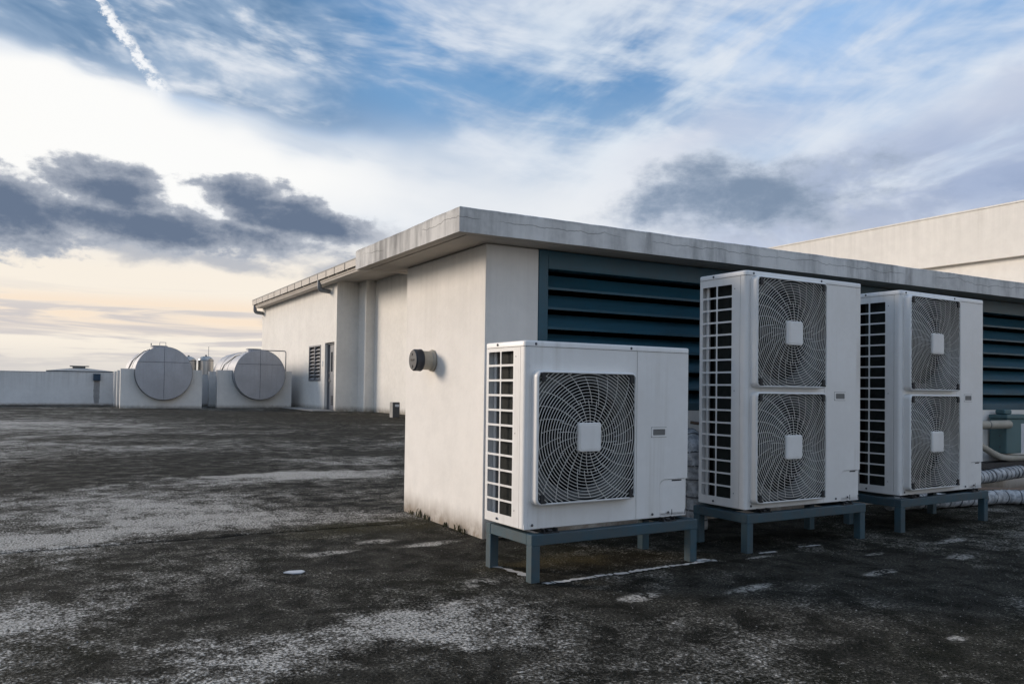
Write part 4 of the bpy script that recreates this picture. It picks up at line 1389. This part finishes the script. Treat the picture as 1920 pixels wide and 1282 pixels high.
# ================================================================== water tanks on saddles
def tank(name, label, cx, y0, cz, r, L, hatch_frame, pipes):
    t = thing(name, label, 'tank', (cx, y0, 0), 0, 'horizontal steel water tanks')
    bm = bmesh.new()
    lathe(bm, [(r, 0.0), (r, L)], 'y', 72, c0=(0, 0, cz), cap=False)
    new_obj('shell', bm, 'steel', t, smooth=True)
    bm = bmesh.new()
    lathe(bm, [(r, 0.0), (r * .992, -.012), (r * .7, -.022), (r * .35, -.034), (0.0, -.045)], 'y', 72, c0=(0, 0, cz), cap=False)
    new_obj('end_cap', bm, 'steel', t, smooth=True, autosmooth=12)
    bm = bmesh.new()
    lathe(bm, [(r, L), (r * .7, L + .08), (0.0, L + .12)], 'y', 48, c0=(0, 0, cz), cap=False)
    new_obj('end_cap', bm, 'steel', t, smooth=True, autosmooth=12)
    bm = bmesh.new()
    def capy(d): return -.049 + .037 * (d / r) - .002
    zz = [-(r * .97) + i * (r * 1.94) / 24 for i in range(25)]
    tube(bm, [(0.0, capy(abs(z)), cz + z) for z in zz], .007, 6)
    hz_ = r * .42; hw = math.sqrt(r * r - hz_ * hz_) * .97
    tube(bm, [(-hw + i * 2 * hw / 20, capy(math.hypot(-hw + i * 2 * hw / 20, hz_)), cz + hz_) for i in range(21)], .008, 6)
    new_obj('weld_seam', bm, 'seamsteel', t)
    for yy in (.02, L * .33, L * .66):
        bm = bmesh.new(); lathe(bm, [(r + .003, yy - .02), (r + .012, yy - .015), (r + .012, yy + .015), (r + .003, yy + .02)], 'y', 64, c0=(0, 0, cz), cap=False)
        new_obj('band', bm, 'seamsteel', t, smooth=True)
    # hatch on top
    bm = bmesh.new(); lathe(bm, [(.28, cz + r - .10), (.28, cz + r + .04), (.31, cz + r + .04), (.31, cz + r + .065), (0, cz + r + .07)], 'z', 28, c0=(-.12, .75, 0), cap=False)
    ht = new_obj('hatch', bm, 'steel', t, smooth=True, autosmooth=40)
    if hatch_frame:
        bm = bmesh.new(); z0 = cz + r + .06
        tube(bm, [(-.12, .55, z0), (-.12, .55, z0 + .13), (.10, .55, z0 + .13), (.10, .55, z0)], .012, 6)
        new_obj('hatch_handle', bm, 'galv', ht)
    bm = bmesh.new()
    for p in pipes: tube(bm, p, .022, 8)
    if pipes: new_obj('fill_pipe', bm, 'galv', t, smooth=True, autosmooth=50)
    return t


def saddle(label, x0, x1, y0, y1, h, cx, cz, r):
    t_ = thing('saddle_wall', label, 'plinth', (cx, y0, 0), 0, 'white saddle walls under the tanks')
    n = 24
    zt_ = h
    dxx = math.sqrt(max(0.0, r * r - (zt_ - cz) ** 2))
    a0 = math.atan2(zt_ - cz, -dxx); a1 = math.atan2(zt_ - cz, dxx)
    if a0 > 0: a0 -= 2 * math.pi
    if a0 < -math.pi: a0 += 0
    arcp = []
    aL, aR = math.pi + math.asin((cz - zt_) / r), 2 * math.pi - math.asin((cz - zt_) / r)
    for i in range(n + 1):
        a = aL + (aR - aL) * i / n
        arcp.append((r * math.cos(a), cz + r * math.sin(a)))
    # two side pieces and a cradle made of quads for clean shading
    bm = bmesh.new()
    xl, xr_ = x0 - cx, x1 - cx
    outl = [(xl, -.02), (xr_, -.02), (xr_, zt_)] + [p for p in arcp[::-1]] + [(xl, zt_)]
    extrude_poly(bm, outl, 'y', 0, y1 - y0)
    new_obj('cradle', bm, 'plinth', t_)
    return t_


TR, TZ = 1.015, 1.345
TY = 33.62
t1x, t2x = 3.80, 7.46
L_T = 5.0
def over(x0, xs, ys, z):
    return [(x0 + a, ys, z + b_) for a, b_ in xs]
side1 = [[(-.45, .9, TZ + TR * .92), (-.62, 1.2, TZ + TR * .86), (-.92, 2.2, TZ + TR * .52), (-1.03, 2.8, TZ + .2), (-1.05, 3.0, TZ - .2), (-1.05, 3.0, .8)],
         [(-.30, .8, TZ + TR * .98), (-.40, .8, TZ + TR * 1.02), (-.40, .8, TZ + TR + .16)]]
tank('water_tank', 'left steel tank with dished end, seen beside the low parapet', t1x, TY, TZ, TR, L_T, True, side1)
side2 = [[(.05, .6, TZ + TR + .03), (.9, .6, TZ + TR + .03)] + [tuple(p) for p in bend((.9, .6, TZ + TR + .03), (1.18, .6, TZ + TR + .03), (1.18, .6, 1.0), .09)] + [(1.18, .6, .2)],
         [(-.40, .9, TZ + TR * .94), (-.7, 1.5, TZ + TR * .80), (-.97, 2.4, TZ + TR * .46), (-1.04, 3.0, TZ + .1), (-1.04, 3.0, .8)]]
tank('water_tank', 'right steel tank with dished end, close to the long white building', t2x, TY + .3, TZ + .02, TR, L_T, False, side2)
saddle('front saddle wall under the left tank', 2.31, 5.22, 33.87, 34.17, 1.50, t1x, TZ, TR + .012)
saddle('middle saddle wall under the left tank', 2.31, 5.22, 35.6, 35.9, 1.46, t1x, TZ, TR + .012)
saddle('rear saddle wall under the left tank', 2.31, 5.22, 37.3, 37.6, 1.44, t1x, TZ, TR + .012)
saddle('front saddle wall under the right tank', 5.86, 8.85, 34.32, 34.62, 1.53, t2x, TZ + .02, TR + .012)
saddle('middle saddle wall under the right tank', 5.86, 8.85, 36.2, 36.5, 1.5, t2x, TZ + .02, TR + .012)


def vtank(label, cx, cy, r, h):
    t = thing('pressure_vessel', label, 'vessel', (cx, cy, 0), 0, 'upright stainless vessels between the tanks')
    bm = bmesh.new(); lathe(bm, [(r, 0), (r, h - r * .62)], 'z', 40, cap=False)
    new_obj('shell', bm, 'stainless', t, smooth=True)
    bm = bmesh.new()
    lathe(bm, [(r * math.cos(R(a)), h - r * .62 + r * .62 * math.sin(R(a))) for a in (0, 15, 30, 45, 60, 75, 90)], 'z', 40, cap=False)
    new_obj('dome', bm, 'stainless', t, smooth=True)
    bm = bmesh.new(); lathe(bm, [(.045, h - .02), (.045, h + .05), (0, h + .05)], 'z', 12, cap=False); lathe(bm, [(r + .006, h - r * .62 - .015), (r + .006, h - r * .62 + .015)], 'z', 40, cap=False)
    new_obj('collar', bm, 'seamsteel', t)
    return t


vtank('left upright stainless vessel behind the gap between the tanks', 5.55, 40.0, .345, 2.23)
vtank('right upright stainless vessel in the gap between the tanks', 6.31, 40.0, .345, 2.27)
pipe('vent_mast', 'thin mast behind the upright vessels', [(6.52, 40.6, 0), (6.52, 40.6, 2.75)], .012, 'galv', 'mast', 6)

# ================================================================== parapet, lamp and the roof beyond
par = thing('parapet_wall', 'low white parapet wall along the left edge of the roof', 'parapet', (-20, 39.1, 0))
new_obj('wall', B(0, 45, 0, .3, -.02, 1.37), 'wall_low', par)
new_obj('coping', B(-.02, 45, -.012, .312, 1.371, 1.40, bev=.006), 'wall_low', par)
lp = thing('wall_lamp', 'dark blue box lamp on the parapet above a dirty streak', 'lamp', (1.75, 39.09, 1.05))
new_obj('housing', B(-.135, .135, -.14, -.001, 0, .26, bev=.012), 'blue_dark', lp)
new_obj('shade', B(-.145, .145, -.155, -.001, .261, .285, bev=.004), 'blue_dark', lp)
bm = bmesh.new()
r_ = random.Random(6)
prev = None
for i in range(24):
    z = 1.04 - i * .042
    w0 = .115 + r_.uniform(-.012, .012) - (.02 if i > 18 else 0); w1 = .115 + r_.uniform(-.012, .012) - (.02 if i > 18 else 0)
    cur = [bm.verts.new((1.75 - w0, 39.096, z)), bm.verts.new((1.75 + w1, 39.096, z))]
    if prev: bm.faces.new((prev[0], prev[1], cur[1], cur[0]))
    prev = cur
bmesh.ops.translate(bm, verts=bm.verts, vec=(20, -39.1, 0))
new_obj('dirt_streak', bm, mat('dirt_streak', (0.36, 0.355, 0.35), 0.9, var=.2, vscale=9), par)

pv = thing('roof_lantern', 'low grey hipped roof with flat vent cap beyond the parapet', 'roof', (1.70, 61.9, 0))
bm = bmesh.new()
b0 = [(-1.9, -1.9), (1.95, -1.9), (1.95, 1.9), (-1.9, 1.9)]; b1 = [(-.45, -.45), (.45, -.45), (.45, .45), (-.45, .45)]
v0 = [bm.verts.new((x, y, 1.745)) for x, y in b0]; v1 = [bm.verts.new((x, y, 1.94)) for x, y in b1]
for k in range(4): bm.faces.new((v0[k], v0[(k + 1) % 4], v1[(k + 1) % 4], v1[k]))
bm.faces.new(v1)
new_obj('roof', bm, 'pavroof', pv)
new_obj('eaves', B(-1.93, 1.98, -1.93, 1.93, 1.69, 1.742), 'pavdark', pv)
new_obj('wall', B(-1.8, 1.85, -1.8, 1.8, 0, 1.689), 'wall_low', pv)
new_obj('vent_drum', B(-.40, .36, -.38, .38, 1.93, 2.05), 'pavroof', pv)
new_obj('vent_cap', B(-.56, .58, -.56, .56, 2.051, 2.10), 'pavdark', pv)
# dark leaning sheet at the corner of the long building
sh = thing('leaning_board', 'thin dark board leaning behind the right tank plinth', 'board', (8.93, 36.0, 0))
bm = bmesh.new(); extrude_poly(bm, [(0, 0), (.30, 0), (.06, 1.28), (0, 1.3)], 'y', 0, .03)
new_obj('sheet', bm, 'dark', sh)

# tiny details that cannot be picked apart stay joined
for o in bpy.data.objects:
    if o.name.split('.')[0] in ('embossed_mark', 'weld_bead', 'knockout_ridge', 'cover_slot', 'vent_hole', 'rivet', 'panel_joint', 'weld_seam', 'fill_pipe', 'coil', 'dark_liner'):
        o['kind'] = 'stuff'
